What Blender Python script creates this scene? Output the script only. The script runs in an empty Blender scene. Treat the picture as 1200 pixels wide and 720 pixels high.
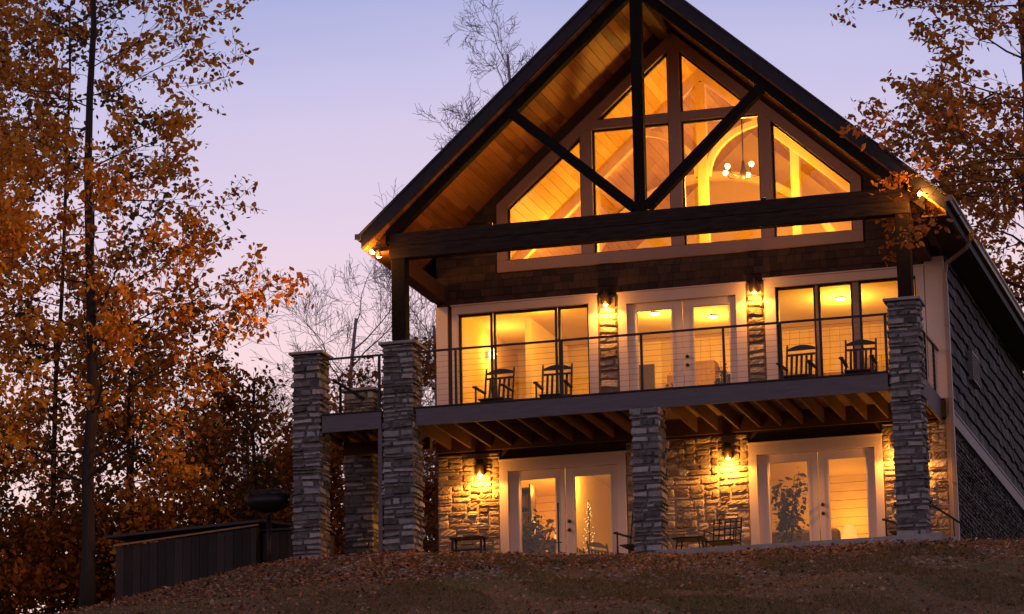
import bpy, bmesh, math, random
import numpy as np
from mathutils import Vector, Matrix
PI = math.pi
S = bpy.context.scene
COL = S.collection

# ------------------------------------------------------------------ camera
CAMPOS = Vector((13.7137, -58.1543, -9.8925))
R0 = Vector((0.9601227, 0.27912474, -0.01593024))
U0 = Vector((0.08099393, -0.22315935, 0.97141129))
F0 = Vector((-0.26758994, 0.93396428, 0.23686777))
cam = bpy.data.cameras.new('camera')
cam.sensor_width = 36.0
cam.lens = 36.0 * 3885.86 / 1200.0
cam.clip_start = 0.5
cam.clip_end = 3000
co = bpy.data.objects.new('camera', cam)
COL.objects.link(co)
m = Matrix.Identity(4)
for i in range(3):
    m[i][0] = R0[i]; m[i][1] = U0[i]; m[i][2] = -F0[i]; m[i][3] = CAMPOS[i]
co.matrix_world = m
S.camera = co

# ------------------------------------------------------------------ world: dusk sky after sunset
W = bpy.data.worlds.new('World'); S.world = W; W.use_nodes = True
nt = W.node_tree; nt.nodes.clear()
out = nt.nodes.new('ShaderNodeOutputWorld'); bg = nt.nodes.new('ShaderNodeBackground')
tc = nt.nodes.new('ShaderNodeTexCoord'); sx = nt.nodes.new('ShaderNodeSeparateXYZ')
rp = nt.nodes.new('ShaderNodeValToRGB')
nz = nt.nodes.new('ShaderNodeTexNoise'); nz.inputs['Scale'].default_value = 5; nz.inputs['Detail'].default_value = 3
mp = nt.nodes.new('ShaderNodeMapping'); mp.inputs['Scale'].default_value = (1, 1, 4)
ma = nt.nodes.new('ShaderNodeMath'); ma.operation = 'MULTIPLY_ADD'; ma.inputs[1].default_value = 0.045
nt.links.new(tc.outputs['Generated'], sx.inputs[0])
nt.links.new(tc.outputs['Generated'], mp.inputs[0]); nt.links.new(mp.outputs[0], nz.inputs['Vector'])
nt.links.new(nz.outputs['Fac'], ma.inputs[0]); nt.links.new(sx.outputs['Z'], ma.inputs[2])
nt.links.new(ma.outputs[0], rp.inputs[0]); nt.links.new(rp.outputs[0], bg.inputs[0]); nt.links.new(bg.outputs[0], out.inputs[0])
SKY = [(0.0, (.06, .04, .04)), (.09, (.62, .38, .36)), (.17, (.95, .66, .61)), (.248, (.87, .64, .68)), (.288, (.72, .59, .74)), (.328, (.53, .50, .74)), (.372, (.28, .34, .63)),
       (.42, (.15, .17, .38)), (.65, (.12, .115, .23)), (1.0, (.09, .08, .16))]
els = rp.color_ramp.elements
while len(els) > 1: els.remove(els[-1])
els[0].position = SKY[0][0]; els[0].color = (*SKY[0][1], 1)
for p_, c_ in SKY[1:]:
    e_ = els.new(p_); e_.color = (*c_, 1)
bg.inputs[1].default_value = 1.0
# faint last skylight glow standing in for the sun that has set (very soft)
sl = bpy.data.lights.new('sun', 'SUN'); sl.energy = 0.05; sl.angle = math.radians(25); sl.color = (1, .75, .7)
so = bpy.data.objects.new('sun', sl); so.rotation_euler = (math.radians(75), 0, math.radians(-40)); COL.objects.link(so)
S.view_settings.view_transform = 'Standard'; S.view_settings.look = 'None'
S.view_settings.exposure = 0.14; S.view_settings.gamma = 1.0
S.render.engine = 'CYCLES'
S.cycles.max_bounces = 8; S.cycles.diffuse_bounces = 4; S.cycles.transparent_max_bounces = 16
S.cycles.use_denoising = True
S.cycles.sample_clamp_indirect = 4.0

WARM = (1.0, .385, .05)
WARM_IN = (1.0, .46, .055)

# ------------------------------------------------------------------ materials
def newmat(name):
    mt = bpy.data.materials.new(name); mt.use_nodes = True
    n = mt.node_tree; b = n.nodes['Principled BSDF']
    return mt, n, b
def mat(name, col, rough=.7, var=.25, scale=6.0, bump=.0, bscale=None, tint=0.0, metal=0.0, spec=.4, stretch=(1, 1, 1), cols=None, hue=None):
    """noise-varied principled; `tint` uses the per-piece attribute for variation"""
    mt, n, b = newmat(name)
    L = n.links.new
    tcd = n.nodes.new('ShaderNodeTexCoord'); mpn = n.nodes.new('ShaderNodeMapping'); mpn.inputs['Scale'].default_value = stretch
    L(tcd.outputs['Object'], mpn.inputs[0])
    ns = n.nodes.new('ShaderNodeTexNoise'); ns.inputs['Scale'].default_value = scale; ns.inputs['Detail'].default_value = 6; ns.inputs['Roughness'].default_value = .65
    L(mpn.outputs[0], ns.inputs['Vector'])
    r = n.nodes.new('ShaderNodeValToRGB')
    c = Vector(col)
    if cols is None: cols = [tuple(c * (1 - var)), tuple(c), tuple(c * (1 + var))]
    e = r.color_ramp.elements
    e[0].position = .25; e[0].color = (*cols[0], 1); e[1].position = .78; e[1].color = (*cols[-1], 1)
    for k in range(1, len(cols) - 1):
        q = e.new(.25 + .53 * k / (len(cols) - 1)); q.color = (*cols[k], 1)
    fac = ns.outputs['Fac']
    if tint > 0:
        at = n.nodes.new('ShaderNodeAttribute'); at.attribute_name = 'tint'
        m1 = n.nodes.new('ShaderNodeMix'); m1.data_type = 'FLOAT'; m1.inputs[0].default_value = tint
        L(fac, m1.inputs[2]); L(at.outputs['Fac'], m1.inputs[3]); fac = m1.outputs[0]
    L(fac, r.inputs[0]); L(r.outputs[0], b.inputs['Base Color'])
    b.inputs['Roughness'].default_value = rough; b.inputs['Metallic'].default_value = metal
    b.inputs['Specular IOR Level'].default_value = spec
    if bump > 0:
        n2 = n.nodes.new('ShaderNodeTexNoise'); n2.inputs['Scale'].default_value = bscale or scale * 4; n2.inputs['Detail'].default_value = 8
        L(mpn.outputs[0], n2.inputs['Vector'])
        bp = n.nodes.new('ShaderNodeBump'); bp.inputs['Strength'].default_value = bump; bp.inputs['Distance'].default_value = .02
        L(n2.outputs['Fac'], bp.inputs['Height']); L(bp.outputs[0], b.inputs['Normal'])
    return mt
def leafmat(name, cols):
    mt, n, b = newmat(name); L = n.links.new
    at = n.nodes.new('ShaderNodeAttribute'); at.attribute_name = 'tint'
    r = n.nodes.new('ShaderNodeValToRGB'); e = r.color_ramp.elements
    e[0].position = 0; e[0].color = (*cols[0], 1); e[1].position = 1; e[1].color = (*cols[-1], 1)
    for k in range(1, len(cols) - 1):
        q = e.new(k / (len(cols) - 1)); q.color = (*cols[k], 1)
    L(at.outputs['Fac'], r.inputs[0]); L(r.outputs[0], b.inputs['Base Color'])
    b.inputs['Roughness'].default_value = .6; b.inputs['Specular IOR Level'].default_value = .3
    tr = n.nodes.new('ShaderNodeBsdfTranslucent'); L(r.outputs[0], tr.inputs[0])
    mx = n.nodes.new('ShaderNodeMixShader'); mx.inputs[0].default_value = .4
    L(b.outputs[0], mx.inputs[1]); L(tr.outputs[0], mx.inputs[2]); L(mx.outputs[0], n.nodes['Material Output'].inputs[0])
    return mt
def glassmat(name, tintc=(1, 1, 1), extra=0.04):
    mt, n, b = newmat(name); L = n.links.new
    n.nodes.remove(b)
    t = n.nodes.new('ShaderNodeBsdfTransparent'); t.inputs[0].default_value = (*tintc, 1)
    g = n.nodes.new('ShaderNodeBsdfGlossy'); g.inputs['Roughness'].default_value = .015
    f = n.nodes.new('ShaderNodeFresnel'); f.inputs[0].default_value = 1.32
    tcd = n.nodes.new('ShaderNodeTexCoord'); ns = n.nodes.new('ShaderNodeTexNoise'); ns.inputs['Scale'].default_value = 1.1
    bp = n.nodes.new('ShaderNodeBump'); bp.inputs['Strength'].default_value = .06; bp.inputs['Distance'].default_value = .05
    L(tcd.outputs['Object'], ns.inputs['Vector']); L(ns.outputs['Fac'], bp.inputs['Height']); L(bp.outputs[0], g.inputs['Normal'])
    ad = n.nodes.new('ShaderNodeMath'); ad.operation = 'ADD'; ad.inputs[1].default_value = extra
    L(f.outputs[0], ad.inputs[0])
    mx = n.nodes.new('ShaderNodeMixShader'); L(ad.outputs[0], mx.inputs[0]); L(t.outputs[0], mx.inputs[1]); L(g.outputs[0], mx.inputs[2])
    L(mx.outputs[0], n.nodes['Material Output'].inputs[0])
    return mt
def emit(name, col, strength):
    mt, n, b = newmat(name)
    b.inputs['Base Color'].default_value = (*col, 1)
    b.inputs['Emission Color'].default_value = (*col, 1); b.inputs['Emission Strength'].default_value = strength
    return mt

M = {}
M['ledge'] = mat('ledge_stone', (.26, .25, .28), .85, scale=9, bump=.8, bscale=30, tint=.5, spec=.2, cols=[(.07, .062, .058), (.18, .164, .158), (.27, .25, .24), (.42, .385, .36)])
M['field'] = mat('field_stone', (.3, .25, .2), .85, spec=.2, scale=7, bump=.8, bscale=25, tint=.6, cols=[(.18, .125, .085), (.34, .25, .17), (.43, .33, .23), (.54, .44, .32)])
M['mortar'] = mat('mortar', (.07, .06, .055), .95, bump=.4)
M['cap'] = mat('cap_stone', (.22, .21, .23), .8, bump=.4, scale=5)
M['dark_timber'] = mat('dark_timber', (.011, .007, .006), .85, spec=.12, var=.5, scale=5, bump=.5, bscale=14, stretch=(1, 1, 6))
M['beam_timber'] = mat('beam_timber', (.032, .020, .015), .85, spec=.12, var=.7, scale=3, bump=.6, bscale=9, stretch=(1, 6, 8))
M['fascia'] = mat('fascia_board', (.115, .092, .098), .7, var=.25, scale=3, bump=.35, bscale=10, stretch=(1, 6, 8))
M['rake'] = mat('rake_board', (.028, .024, .030), .7, spec=.2, var=.25, scale=4, bump=.2)
M['roofing'] = mat('asphalt_shingle', (.05, .045, .055), .9, var=.4, scale=20, bump=.6)
M['joist'] = mat('joist_wood', (.075, .030, .013), .8, var=.4, scale=5, bump=.4, stretch=(6, 1, 6), tint=.3)
M['deckboard'] = mat('deck_board', (.16, .10, .07), .8, var=.4, scale=5, bump=.4, stretch=(6, 1, 1))
M['plank'] = mat('ceiling_plank', (.4, .2, .08), .5, scale=2.2, bump=.25, bscale=8, stretch=(5, .5, 5), tint=.4, spec=.15, cols=[(.12, .045, .014), (.24, .095, .026), (.33, .14, .04), (.42, .20, .06)])
M['shingle_f'] = mat('brown_shingle', (.055, .032, .024), .85, var=.45, scale=5, bump=.6, stretch=(8, 8, 1), tint=.5)
M['shingle_s'] = mat('slate_shingle', (.045, .038, .042), .7, spec=.25, scale=5, bump=.5, stretch=(8, 8, 1), tint=.6, cols=[(.006, .005, .006), (.016, .013, .014), (.03, .025, .027), (.085, .07, .078)])
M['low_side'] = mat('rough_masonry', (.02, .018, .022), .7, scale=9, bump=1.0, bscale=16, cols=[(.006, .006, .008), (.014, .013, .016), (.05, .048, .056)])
M['cream'] = mat('cream_paint', (.66, .52, .43), .5, var=.06, scale=3, bump=.05)
M['mauve'] = mat('trim_paint', (.30, .18, .13), .5, var=.1, scale=3, bump=.08)
M['band'] = mat('band_board', (.16, .14, .155), .6, var=.2, scale=4, stretch=(1, .3, 4))
M['black'] = mat('black_metal', (.012, .011, .012), .45, var=.2, metal=.3)
M['chairwood'] = mat('dark_chair_wood', (.022, .017, .017), .5, var=.3, scale=8)
M['bronze'] = mat('bronze_metal', (.05, .03, .02), .4, var=.2, metal=.6)
M['gutter'] = mat('gutter_metal', (.07, .065, .075), .4, var=.15)
M['spout'] = mat('downspout_paint', (.30, .22, .18), .45, var=.1)
M['concrete'] = mat('concrete', (.30, .27, .25), .85, var=.2, scale=6, bump=.4)
M['glass'] = glassmat('window_glass', extra=0)
M['glass_low'] = glassmat('door_glass', extra=.004)
M['wall_in'] = mat('warm_plaster', (.76, .60, .30), .8, var=.06, scale=1.5)
M['shiplap'] = mat('shiplap', (.68, .52, .24), .7, var=.12, scale=2, stretch=(1, 1, 1))
M['wood_dark_in'] = mat('stained_panel', (.20, .10, .035), .5, var=.35, scale=2, stretch=(6, 6, .5))
M['wood_in'] = mat('pine_timber', (.62, .45, .22), .6, var=.15, scale=3, stretch=(1, 1, .3))
M['plank_in'] = mat('pine_plank', (.5, .31, .13), .55, scale=2.5, bump=.15, stretch=(5, .5, 5), tint=.5, cols=[(.42, .25, .09), (.52, .33, .13), (.60, .40, .18)])
M['floor_in'] = mat('oak_floor', (.3, .17, .08), .4, var=.25, scale=4, stretch=(1, 6, 1))
M['furn'] = mat('dark_furniture', (.06, .035, .02), .5, var=.3)
M['sofa'] = mat('brown_fabric', (.16, .10, .06), .9, var=.2, scale=20)
M['bulb'] = emit('lamp_bulb', (1, .62, .22), 40)
M['bulb_in'] = emit('ceiling_bulb', (1, .72, .32), 9)
M['fairy'] = emit('fairy_bulb', (1, .70, .28), 2.2)
M['shade'] = emit('lamp_shade', (1, .58, .15), .55)
M['bark'] = mat('bark', (.030, .022, .019), .9, var=.4, scale=7, bump=1.0, bscale=12, stretch=(3, 3, .5))
M['bark_pale'] = mat('pale_bark', (.28, .21, .21), .9, var=.3, scale=9, bump=.5)
ORANGE = [(.09, .036, .008), (.34, .12, .014), (.62, .24, .02), (.74, .34, .03), (.82, .48, .06)]
BROWN = [(.06, .03, .012), (.22, .08, .018), (.44, .16, .022), (.58, .25, .035)]
OLIVE = [(.025, .025, .010), (.08, .06, .016), (.18, .10, .022), (.40, .15, .02)]
M['leaf_o'] = leafmat('orange_leaf', ORANGE)
M['leaf_b'] = leafmat('russet_leaf', BROWN)
M['leaf_g'] = leafmat('olive_leaf', OLIVE)
M['litter'] = leafmat('fallen_leaf', [(.06, .026, .014), (.22, .09, .04), (.42, .18, .08), (.56, .29, .16), (.68, .50, .38)])
M['grassblade'] = leafmat('grass_blade', [(.05, .05, .012), (.11, .09, .02), (.19, .13, .04), (.30, .18, .08)])
M['chip'] = mat('rock_chip', (.16, .11, .10), .9, tint=.7, scale=9, bump=.5, cols=[(.07, .04, .025), (.18, .11, .07), (.30, .20, .14), (.44, .34, .27)])

# ------------------------------------------------------------------ mesh builder
def tag(o, label=None, cat=None, group=None, kind=None):
    if label: o['label'] = label
    if cat: o['category'] = cat
    if group: o['group'] = group
    if kind: o['kind'] = kind
    return o
def empty(name, loc=(0, 0, 0), rz=0, label=None, cat=None, group=None):
    o = bpy.data.objects.new(name, None); COL.objects.link(o)
    o.location = loc; o.rotation_euler = (0, 0, rz); o.empty_display_size = .2
    return tag(o, label, cat, group)
def copy_tree(o, parent=None):
    c = o.copy(); COL.objects.link(c); c.parent = parent
    for ch in list(o.children): copy_tree(ch, c)
    return c
class MB:
    def __init__(s): s.v = []; s.f = []; s.t = []
    def add(s, vs, fs, t=.5):
        k = len(s.v); s.v.extend([tuple(a) for a in vs]); s.t.extend([t] * len(vs))
        s.f.extend([tuple(i + k for i in f) for f in fs]); return s
    def box(s, x0, x1, y0, y1, z0, z1, t=.5):
        return s.add([(x0, y0, z0), (x1, y0, z0), (x1, y1, z0), (x0, y1, z0), (x0, y0, z1), (x1, y0, z1), (x1, y1, z1), (x0, y1, z1)],
                     [(0, 3, 2, 1), (4, 5, 6, 7), (0, 1, 5, 4), (1, 2, 6, 5), (2, 3, 7, 6), (3, 0, 4, 7)], t)
    def prism_y(s, poly, y0, y1, t=.5):        # poly of (x,z)
        n = len(poly)
        a = sum(poly[i][0] * poly[(i + 1) % n][1] - poly[(i + 1) % n][0] * poly[i][1] for i in range(n))
        if a < 0: poly = poly[::-1]
        vs = [(x, y0, z) for x, z in poly] + [(x, y1, z) for x, z in poly]
        fs = [tuple(range(n)), tuple(range(2 * n - 1, n - 1, -1))]
        fs += [(i, i + n, (i + 1) % n + n, (i + 1) % n) for i in range(n)]
        return s.add(vs, fs, t)
    def bar(s, p0, p1, w, h, t=.5, up=(0, 0, 1)):
        p0 = Vector(p0); p1 = Vector(p1); d = (p1 - p0).normalized(); u = Vector(up)
        if abs(d.dot(u)) > .98: u = Vector((0, 1, 0))
        r = d.cross(u).normalized(); u = r.cross(d)
        vs = []
        for p in (p0, p1):
            for a, b in ((-1, -1), (1, -1), (1, 1), (-1, 1)): vs.append(p + r * a * w / 2 + u * b * h / 2)
        return s.add(vs, [(0, 1, 2, 3), (7, 6, 5, 4), (0, 4, 5, 1), (1, 5, 6, 2), (2, 6, 7, 3), (3, 7, 4, 0)], t)
    def tube(s, pts, rad, n=8, t=.5, cap=True):
        pts = [Vector(p) for p in pts]
        if not hasattr(rad, '__len__'): rad = [rad] * len(pts)
        vs = []; prev = None
        for i, p in enumerate(pts):
            d = (pts[min(i + 1, len(pts) - 1)] - pts[max(i - 1, 0)]).normalized()
            if prev is None:
                prev = d.cross(Vector((0, 0, 1)) if abs(d.z) < .9 else Vector((1, 0, 0))).normalized()
            a = (prev - d * prev.dot(d)).normalized(); b = d.cross(a); prev = a
            for k in range(n):
                w = 2 * PI * k / n; vs.append(p + (a * math.cos(w) + b * math.sin(w)) * rad[i])
        fs = []
        for i in range(len(pts) - 1):
            for k in range(n):
                fs.append((i * n + k, i * n + (k + 1) % n, (i + 1) * n + (k + 1) % n, (i + 1) * n + k))
        if cap: fs.append(tuple(range(n - 1, -1, -1))); fs.append(tuple((len(pts) - 1) * n + k for k in range(n)))
        return s.add(vs, fs, t)
    def lathe(s, cx, cy, prof, n=20, t=.5):     # prof of (r,z)
        vs = []; fs = []
        for r, z in prof:
            for k in range(n): vs.append((cx + r * math.cos(2 * PI * k / n), cy + r * math.sin(2 * PI * k / n), z))
        for i in range(len(prof) - 1):
            for k in range(n): fs.append((i * n + k, i * n + (k + 1) % n, (i + 1) * n + (k + 1) % n, (i + 1) * n + k))
        return s.add(vs, fs, t)
    def build(s, name, m, parent=None, smooth=False, bevel=0, loc=None):
        me = bpy.data.meshes.new(name); me.from_pydata(s.v, [], s.f); me.update()
        at = me.attributes.new('tint', 'FLOAT', 'POINT'); at.data.foreach_set('value', s.t)
        me.materials.append(m)
        if smooth: me.polygons.foreach_set('use_smooth', [True] * len(me.polygons))
        o = bpy.data.objects.new(name, me); COL.objects.link(o); o.parent = parent
        if loc: o.location = loc
        if bevel:
            b = o.modifiers.new('bevel', 'BEVEL'); b.width = bevel; b.segments = 2; b.limit_method = 'ANGLE'
        return o
def lamp(name, loc, power, col=WARM, r=.04, parent=None, kind='POINT', rot=None, size=1.0, blend=.5):
    l = bpy.data.lights.new(name, kind); l.energy = power; l.color = col
    if kind == 'SPOT': l.spot_size = size; l.spot_blend = blend
    l.shadow_soft_size = r
    o = bpy.data.objects.new(name, l); COL.objects.link(o); o.location = loc; o.parent = parent
    if rot is not None: o.rotation_euler = rot
    return o
def aim(d):  # rotation so that -Z looks along d
    return Vector(d).to_track_quat('-Z', 'Y').to_euler()

# stones laid in courses on a vertical face: origin o, horizontal unit u, outward normal n
def stones(mb, o, u, n, W_, rows, rng, wr=(.12, .32), dr=(.015, .06), gap=.008, bev=.018, jit=.12, rough=.004, res=(5, 4), warp=.004):
    o = Vector(o); u = Vector(u); n = Vector(n); z = Vector((0, 0, 1))
    for (z0, z1) in rows:
        x = -rng.uniform(0, .1) if W_ > 1.2 else 0
        while x < W_ - .03:
            w = rng.uniform(*wr) * (1 if z1 - z0 > .07 else 1.2)
            x1 = min(W_, x + w)
            if W_ - x1 < .07: x1 = W_
            xa = max(0, x)
            h = z1 - z0
            d = rng.uniform(*dr); t = rng.random()
            j = lambda k: rng.uniform(0, jit) * k
            ww = x1 - xa
            c = [(xa + gap + j(min(ww, h)) * .7, z0 + gap + j(h)), (x1 - gap - j(min(ww, h)) * .7, z0 + gap + j(h)), (x1 - gap - j(min(ww, h)) * .7, z1 - gap - j(h)), (xa + gap + j(min(ww, h)) * .7, z1 - gap - j(h))]
            bx = min(bev / max(ww, .02), .3); bz = min(bev / max(h, .02), .35)
            ss = [0, bx] + [bx + (1 - 2 * bx) * i / (res[0] - 3) for i in range(1, res[0] - 3)] + [1 - bx, 1]
            tt = [0, bz] + [bz + (1 - 2 * bz) * i / (res[1] - 3) for i in range(1, res[1] - 3)] + [1 - bz, 1]
            vs = []; tilt = rng.uniform(-.3, .3) * d; tilt2 = rng.uniform(-.3, .3) * d
            for b_ in tt:
                for a_ in ss:
                    px = (c[0][0] * (1 - a_) + c[1][0] * a_) * (1 - b_) + (c[3][0] * (1 - a_) + c[2][0] * a_) * b_
                    pz = (c[0][1] * (1 - a_) + c[1][1] * a_) * (1 - b_) + (c[3][1] * (1 - a_) + c[2][1] * a_) * b_
                    edge = (a_ in (0, 1)) or (b_ in (0, 1))
                    dd = -.01 if edge else d + tilt * (a_ - .5) * 2 + tilt2 * (b_ - .5) * 2 + rng.uniform(-rough, rough)
                    if not edge: px += rng.uniform(-rough, rough); pz += rng.uniform(-rough, rough)
                    pz += warp * math.sin(2.3 * px + 1.9 * pz) + warp * .6 * math.sin(6.1 * px + 3.7 * pz + 1) + warp * .4 * math.sin(13 * px - 5 * pz)
                    vs.append(o + u * px + z * pz + n * dd)
            nx = len(ss); fs = []
            flip = u.cross(z).dot(n) < 0
            for bi in range(len(tt) - 1):
                for ai in range(nx - 1):
                    q = (bi * nx + ai, bi * nx + ai + 1, (bi + 1) * nx + ai + 1, (bi + 1) * nx + ai)
                    fs.append(q[::-1] if flip else q)
            mb.add(vs, fs, t)
            x = x1
def fieldstones(mb, o, u, n, W_, z0, z1, rng, cw=.072, chh=.056, dr=(.012, .042), gap=.007, kround=.55):
    """random rubble: stones of many sizes packed on a cell grid, each with rounded outline and its own face"""
    o = Vector(o); u = Vector(u); n = Vector(n); zz = Vector((0, 0, 1))
    nx = max(1, round(W_ / cw)); nz = max(1, round((z1 - z0) / chh)); cw = W_ / nx; ch_ = (z1 - z0) / nz
    used = [[False] * nx for _ in range(nz)]
    flip = u.cross(zz).dot(n) < 0
    for j in range(nz):
        i = 0
        while i < nx:
            if used[j][i]: i += 1; continue
            free = 0
            while i + free < nx and not used[j][i + free]: free += 1
            w = min(free, rng.choice([2, 3, 3, 4, 4, 5, 6, 7])); h = rng.choice([1, 1, 2, 2, 2, 3, 3]) if w > 1 else rng.choice([1, 2])
            if w >= 6: h = min(h, 2)
            if free - w == 1: w = free if w < 6 else w - 1
            h = min(h, nz - j)
            while h > 1 and any(used[j + b][i + a] for b in range(h) for a in range(w)): h -= 1
            for b in range(h):
                for a in range(w): used[j + b][i + a] = True
            x0_, x1_ = i * cw + gap, (i + w) * cw - gap; a0, a1 = z0 + j * ch_ + gap, z0 + (j + h) * ch_ - gap
            W2, H2 = (x1_ - x0_) / 2, (a1 - a0) / 2; cx, cz = (x0_ + x1_) / 2, (a0 + a1) / 2
            d = rng.uniform(*dr); t = rng.random(); rx = 8 if w > 3 else 6; rzn = 6
            sk = rng.uniform(-.12, .12); tp = rng.uniform(-.15, .15); f1, f2, p1, p2 = rng.uniform(4, 9), rng.uniform(5, 11), rng.uniform(0, 6), rng.uniform(0, 6)
            tl, tl2 = rng.uniform(-.25, .25) * d, rng.uniform(-.25, .25) * d
            e1 = min(.45, .022 / W2); e2 = min(.45, .020 / H2)
            aa = [-1, -1 + e1] + [(-1 + e1) + (2 - 2 * e1) * q / (rx - 3) for q in range(1, rx - 3)] + [1 - e1, 1]
            bb = [-1, -1 + e2] + [(-1 + e2) + (2 - 2 * e2) * q / (rzn - 3) for q in range(1, rzn - 3)] + [1 - e2, 1]
            k = kround * rng.uniform(.3, 1); vs = []
            for b in bb:
                for a in aa:
                    px = a * math.sqrt(1 - k * b * b / 2); pz = b * math.sqrt(1 - k * a * a / 2)
                    edge = abs(a) == 1 or abs(b) == 1
                    px += .05 * math.sin(f1 * b + p1); pz += .07 * math.sin(f2 * .5 * a + p2)
                    pz = pz * (1 + tp * a * .5); px += sk * pz * H2 / W2
                    X_ = cx + px * W2; Z_ = cz + pz * H2 + .015 * math.sin(1.9 * (cx + px * W2) + cz)
                    dd = -.012 if edge else d * (1 - .18 * (a * a + b * b)) + tl * a + tl2 * b + .006 * math.sin(f2 * a + p1) * math.sin(f1 * b + p2) + rng.uniform(-.003, .003)
                    vs.append(o + u * X_ + zz * Z_ + n * dd)
            N = len(aa); fs = []
            for bi in range(len(bb) - 1):
                for ai in range(N - 1):
                    q = (bi * N + ai, bi * N + ai + 1, (bi + 1) * N + ai + 1, (bi + 1) * N + ai); fs.append(q[::-1] if flip else q)
            mb.add(vs, fs, t)
            i += w
def courses(z0, z1, lo, hi, rng):
    r = []; z = z0
    while z < z1 - .02:
        h = rng.uniform(lo, hi)
        if z1 - (z + h) < lo: h = z1 - z
        r.append((z, z + h)); z += h
    return r

# ------------------------------------------------------------------ terrain
def smooth(a, b, x):
    t = np.clip((x - a) / (b - a), 0, 1); return t * t * (3 - 2 * t)
CX = [-40, -16, -13.5, -11.5, -9.57, -7.87, -7.14, -5.35, -3, -.63, .5, 5.11, 6.45, 10, 20, 60]
CZ = [-4.5, -1.6, -.95, -.48, -.18, .15, .22, .24, .10, -.09, -.125, -.17, -.25, -.45, -1.2, -5]
def gz(x, y):
    x = np.asarray(x, float); y = np.asarray(y, float)
    c = np.interp(x, CX, CZ)
    d = -.55 - y
    front = np.where(d > 0, -.05 * np.minimum(d, .8) ** 2 - .25 * np.maximum(d, 0) , 0)
    flat = -.25 * 31 - .13 * (d - 31)
    front = np.where(d > 31, flat, front)
    front = np.maximum(front, -11.3)
    back = np.where(d < 0, -(.25 + .4 * smooth(-6, -14, x)) * smooth(0, 14, -d) * np.clip((-d) / 6, 0, 4) * smooth(-4, -9, x), 0)
    lip = np.where((d < 0) & (x > -4.5) & (x < 5.2), -.12 * smooth(0, .4, -d), 0)
    n = .035 * np.sin(x * 2.1 + y * .7) * np.sin(y * 1.9 - x * .6) + .02 * np.sin(x * 5.3 + 1.3 * y) * np.sin(4.1 * y) + .05 * np.sin(x * .7) * np.sin(y * .5 + 1) * np.clip(np.abs(d) / 3, 0, 3)
    return c + front + back + lip + n * np.clip(.35 + np.abs(d) * .5, 0, 1)
def grid(x0, x1, nx, y0, y1, ny):
    xs = np.linspace(x0, x1, nx); ys = np.linspace(y0, y1, ny)
    return xs, ys
def ground_mesh():
    # one sheet, fine in the middle, coarse towards the horizon
    xs = np.concatenate([np.array([-1500, -700, -350, -180, -90]), np.linspace(-55, -17, 20), np.linspace(-16.8, 10, 135), np.linspace(11, 60, 25), np.array([90, 180, 350, 700, 1500])])
    ys = np.concatenate([np.array([-1500, -700, -350, -180, -110]), np.linspace(-75, -13, 32), np.linspace(-12.8, 2, 100), np.linspace(3, 60, 30), np.array([90, 180, 350, 700, 1500])])
    X, Y = np.meshgrid(xs, ys); Z = gz(X, Y)
    v = np.stack([X, Y, Z], -1).reshape(-1, 3)
    nx = len(xs); ny = len(ys)
    i = np.arange((ny - 1) * (nx - 1)); r = i // (nx - 1); c = i % (nx - 1); a = r * nx + c
    f = np.stack([a, a + 1, a + 1 + nx, a + nx], -1)
    return v, f
def np_mesh(name, v, f, m, parent=None, tint=None, smooth_=False):
    me = bpy.data.meshes.new(name)
    v = np.ascontiguousarray(v, np.float32); f = np.ascontiguousarray(f, np.int32)
    me.vertices.add(len(v)); me.vertices.foreach_set('co', v.ravel())
    k = f.shape[1]
    me.loops.add(f.size); me.loops.foreach_set('vertex_index', f.ravel())
    me.polygons.add(len(f)); me.polygons.foreach_set('loop_start', np.arange(0, f.size, k, dtype=np.int32))
    me.polygons.foreach_set('loop_total', np.full(len(f), k, np.int32))
    me.update(calc_edges=True)
    if tint is not None:
        at = me.attributes.new('tint', 'FLOAT', 'POINT'); at.data.foreach_set('value', np.ascontiguousarray(tint, np.float32))
    if smooth_: me.polygons.foreach_set('use_smooth', np.ones(len(f), bool))
    me.materials.append(m)
    o = bpy.data.objects.new(name, me); COL.objects.link(o); o.parent = parent
    return o
gm, gn, gb = newmat('hillside_soil')
L = gn.links.new
tcd = gn.nodes.new('ShaderNodeTexCoord')
n1 = gn.nodes.new('ShaderNodeTexNoise'); n1.inputs['Scale'].default_value = .55; n1.inputs['Detail'].default_value = 5
n2 = gn.nodes.new('ShaderNodeTexNoise'); n2.inputs['Scale'].default_value = 14; n2.inputs['Detail'].default_value = 8
L(tcd.outputs['Object'], n1.inputs['Vector']); L(tcd.outputs['Object'], n2.inputs['Vector'])
r1 = gn.nodes.new('ShaderNodeValToRGB'); e = r1.color_ramp.elements
e[0].position = .3; e[0].color = (.08, .042, .016, 1); e[1].position = .75; e[1].color = (.30, .165, .065, 1)
r2 = gn.nodes.new('ShaderNodeValToRGB'); e = r2.color_ramp.elements
e[0].position = .3; e[0].color = (.05, .045, .010, 1); e[1].position = .75; e[1].color = (.18, .15, .03, 1)
r3 = gn.nodes.new('ShaderNodeValToRGB'); e = r3.color_ramp.elements; e[0].position = .5; e[1].position = .62
L(n2.outputs['Fac'], r1.inputs[0]); L(n2.outputs['Fac'], r2.inputs[0]); L(n1.outputs['Fac'], r3.inputs[0])
mx = gn.nodes.new('ShaderNodeMix'); mx.data_type = 'RGBA'
L(r3.outputs[0], mx.inputs[0]); L(r1.outputs[0], mx.inputs[6]); L(r2.outputs[0], mx.inputs[7]); L(mx.outputs[2], gb.inputs['Base Color'])
gb.inputs['Roughness'].default_value = .95
bp = gn.nodes.new('ShaderNodeBump'); bp.inputs['Strength'].default_value = .9; bp.inputs['Distance'].default_value = .05
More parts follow.
